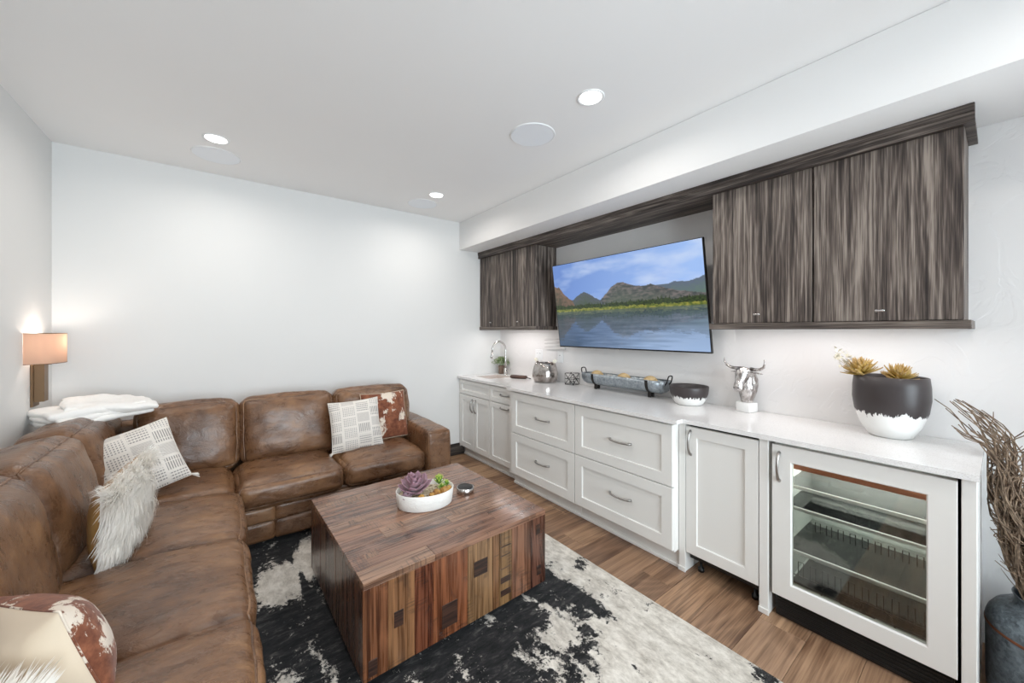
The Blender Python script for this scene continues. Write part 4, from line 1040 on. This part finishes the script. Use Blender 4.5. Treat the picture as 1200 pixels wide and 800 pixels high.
# ---- bull bust
bu = thing('bull_bust', 'silver bull head bust on a white marble block', 'sculpture', (2.705, 1.014, CT), rad(-12))
bu.scale = (1.04, 1.04, 1.04)
link('marble_block', box_mesh(.085, .085, .058, .004, 2), M['marble'], bu, (0, 0, .0292))
def ell(c, ax, by, cz, n=18):
    """ring centred c with axes ax (vector), by (vector)"""
    return [tuple(Vector(c)+Vector(ax)*math.cos(2*PI*k/n)+Vector(by)*math.sin(2*PI*k/n)) for k in range(n)]
m = MB()
neck = [((.002, 0, .055), .026, .032), ((.004, 0, .085), .036, .040), ((.010, 0, .12), .052, .048), ((.014, 0, .155), .064, .052), ((.014, 0, .19), .064, .050), ((.006, 0, .225), .054, .043), ((-.006, 0, .25), .036, .035), ((-.015, 0, .268), .014, .016)]
m.rings([ell(c, (a, 0, .25*a if i > 2 else 0), (0, b, 0), 0) for i, (c, a, b) in enumerate(neck)])
head = [((.010, 0, .255), .020, .020), ((-.005, 0, .262), .036, .036), ((-.022, 0, .258), .043, .044), ((-.040, 0, .238), .042, .042), ((-.056, 0, .212), .035, .033), ((-.070, 0, .186), .028, .026), ((-.082, 0, .162), .026, .027), ((-.088, 0, .146), .023, .027), ((-.090, 0, .134), .015, .018)]
dn = Vector((-.55, 0, -.83)); pr = Vector((.83, 0, -.55))
m.rings([ell(c, pr*a, (0, b, 0), 0) for c, a, b in head])
me = m.mesh('bust')
g = G('cast_silver'); v = g.coords('Object'); h = g.noise(g.coords('Object', (1, 1, .5)), 46, 4, .6, 1.0)
g.set(color=g.ramp(h, [(.35, srgb(138, 130, 126)), (.6, srgb(214, 210, 208))]), metal=1.0, rough=.2, normal=g.bump(h, .7, .008)); M['cast'] = g.m
o = link('bust', me, M['cast'], bu); md = o.modifiers.new('skin', 'REMESH'); md.mode = 'VOXEL'; md.voxel_size = .0032; md.use_smooth_shade = True
md = o.modifiers.new('soft', 'SMOOTH'); md.iterations = 3; md.factor = .5
for sg in (-1, 1):
    hp = [(-.012, sg*.030, .268), (-.014, sg*.062, .266), (-.018, sg*.092, .270), (-.024, sg*.116, .284), (-.030, sg*.126, .306), (-.034, sg*.125, .330)]
    link('horn', MB().tube(hp, [.0115, .0105, .009, .0075, .005, .0015], 10).mesh('horn'), M['cast'], bu)
    hp = [(-.008, sg*.034, .246), (-.006, sg*.055, .246), (-.004, sg*.078, .243), (-.002, sg*.102, .240)]
    link('ear', MB().tube(hp, [.006, .0125, .0115, .002], 10, flat=.45).mesh('ear'), M['cast'], bu)
    link('eye', MB().lathe([(.001, -.004), (.0055, -.002), (.0055, .002), (.001, .004)], 10).mesh('eye'), M['cast'], bu, (-.052, sg*.036, .232))
    link('nostril', MB().lathe([(.001, -.002), (.0045, 0), (.001, .002)], 10).mesh('nostril'), M['blackmetal'], bu, (-.1035, sg*.012, .153), (0, rad(60), 0))

# ---- wall plates and plaque
def plate(y_, z, wd, lab, n):
    t = thing('wall_plate', lab, 'outlet', (R-.003, y_, z))
    link('cover', box_mesh(.006, wd, .118, .0015), M['white'], t, (-.0005, 0, 0))
    for k in range(n):
        o = link('socket', box_mesh(.003, .034, .068, .001), M['white'], t, (-.0045, (k-(n-1)/2)*.046, 0))
        for s2 in (-1, 1): link('slot', box_mesh(.001, .003, .009), M['black'], o, (-.0013, .006*s2, .018))
plate(3.13, 1.172, .118, 'double white wall plate above the ice bucket, nearer the sink', 2)
plate(2.80, 1.165, .074, 'single white wall plate between the ice bucket and the television', 1)
g = G('whitewashed_board'); g.set(color=g.ramp(g.noise(g.coords('Object', (4, 3, 60)), 1, 4), [(.40, srgb(198, 195, 193)), (.55, srgb(236, 234, 232))]), rough=.7)
pq = thing('wall_plaque', 'whitewashed wooden plaque on the wall partly behind the television', 'plaque', (R-.010, 2.875, 1.30))
for k in range(3): link('slat', box_mesh(.014, .30, .0385, .0006), g.m, pq, (-.0012, 0, (k-1)*.0388))

# ================================================================== floor vase and dried branches
VX, VY = 2.50, -.142
fv = thing('floor_vase', 'dark zinc churn-shaped floor vase with copper band', 'vase', (VX, VY, .0006))
link('vessel', MB().lathe([(.001, 0), (.178, 0), (.184, .006), (.186, .03), (.187, .262)], 56, cap1=False).mesh('vessel'), M['galv_dark'], fv)
link('band', MB().lathe([(.187, .262), (.190, .264), (.190, .272), (.187, .274)], 56, cap0=False, cap1=False).mesh('band'), M['copper'], fv)
link('shoulder', MB().lathe([(.187, .274), (.187, .288), (.180, .312), (.165, .338), (.142, .356), (.122, .366), (.115, .380), (.115, .398), (.121, .404), (.119, .408), (.111, .402), (.109, .36), (.109, .28)], 56, cap0=False, cap1=False).mesh('shoulder'), M['galv_dark'], fv)
bb = thing('dried_branches', 'bundle of thin twisted dried branches leaning from the floor vase', 'dried branches', (VX, VY, .29))
g = G('dry_twig'); g.set(color=g.ramp(g.noise(g.coords('Object', (1,1,1), 4), 30, 3), [(.35, srgb(92, 74, 60)), (.65, srgb(158, 136, 114))]), rough=.8); M['twig'] = g.m
r_ = random.Random(12)
def bundle_y(z):
    return lerp_pts(z, [(.29, -.110), (.42, -.078), (.64, -.030), (.89, .002), (1.0, .035), (1.1, .085), (1.19, .16)])
for i in range(120):
    m = MB(); ph = r_.uniform(0, 6.28); top = r_.uniform(.40, 1.0)
    a0 = r_.uniform(0, 6.28); q0 = r_.uniform(0, .04); q1 = .062*math.sqrt(r_.random())
    ox, oy = math.cos(a0), math.sin(a0)
    pts = []
    for k in range(15):
        s = k/14*top; zw = .29+.88*s
        sprd = q0+(q1-q0)*min(1, s*1.6)
        wob = .008+.016*s
        p = Vector((.09*s+ox*sprd*1.2+wob*math.sin(19*s+ph), bundle_y(zw)-VY+oy*sprd+wob*math.cos(17*s+ph*1.7), .88*s+oy*.03*s+.010*math.sin(17*s+ph)))
        if k > 12: p += Vector((math.sin(ph)*.02, math.cos(ph*2)*.02, -.015+.02*math.cos(ph)))*(k-12)
        p.x = max(-.26, min(p.x, .265))
        if p.z < .12:
            d_ = math.hypot(p.x, p.y)
            if d_ > .095: p.x, p.y = p.x*.095/d_, p.y*.095/d_
        if p.z+.29 < .97: p.y = min(p.y, .180)
        pts.append(p)
    m.tube(pts, [.0042-.0022*k/14 for k in range(15)], 5)
    for k in range(3):
        j = r_.randrange(4, 13); p = pts[j]; d = Vector((r_.uniform(-1, 1), r_.uniform(-1, .9), r_.uniform(.1, .9))).normalized()
        ln = r_.uniform(.03, .075); q2 = p+d*ln; q3 = q2+(d+Vector((0, .3, .7))).normalized()*ln*.6
        if p.z+.29 < .97 and (q2.y > .178 or q3.y > .178): continue
        if max(q2.x, q3.x) > .27: continue
        m.tube([p, q2, q3], [.0022, .0019, .0012], 4)
    link('twig', m.mesh('twig'), M['twig'], bb)
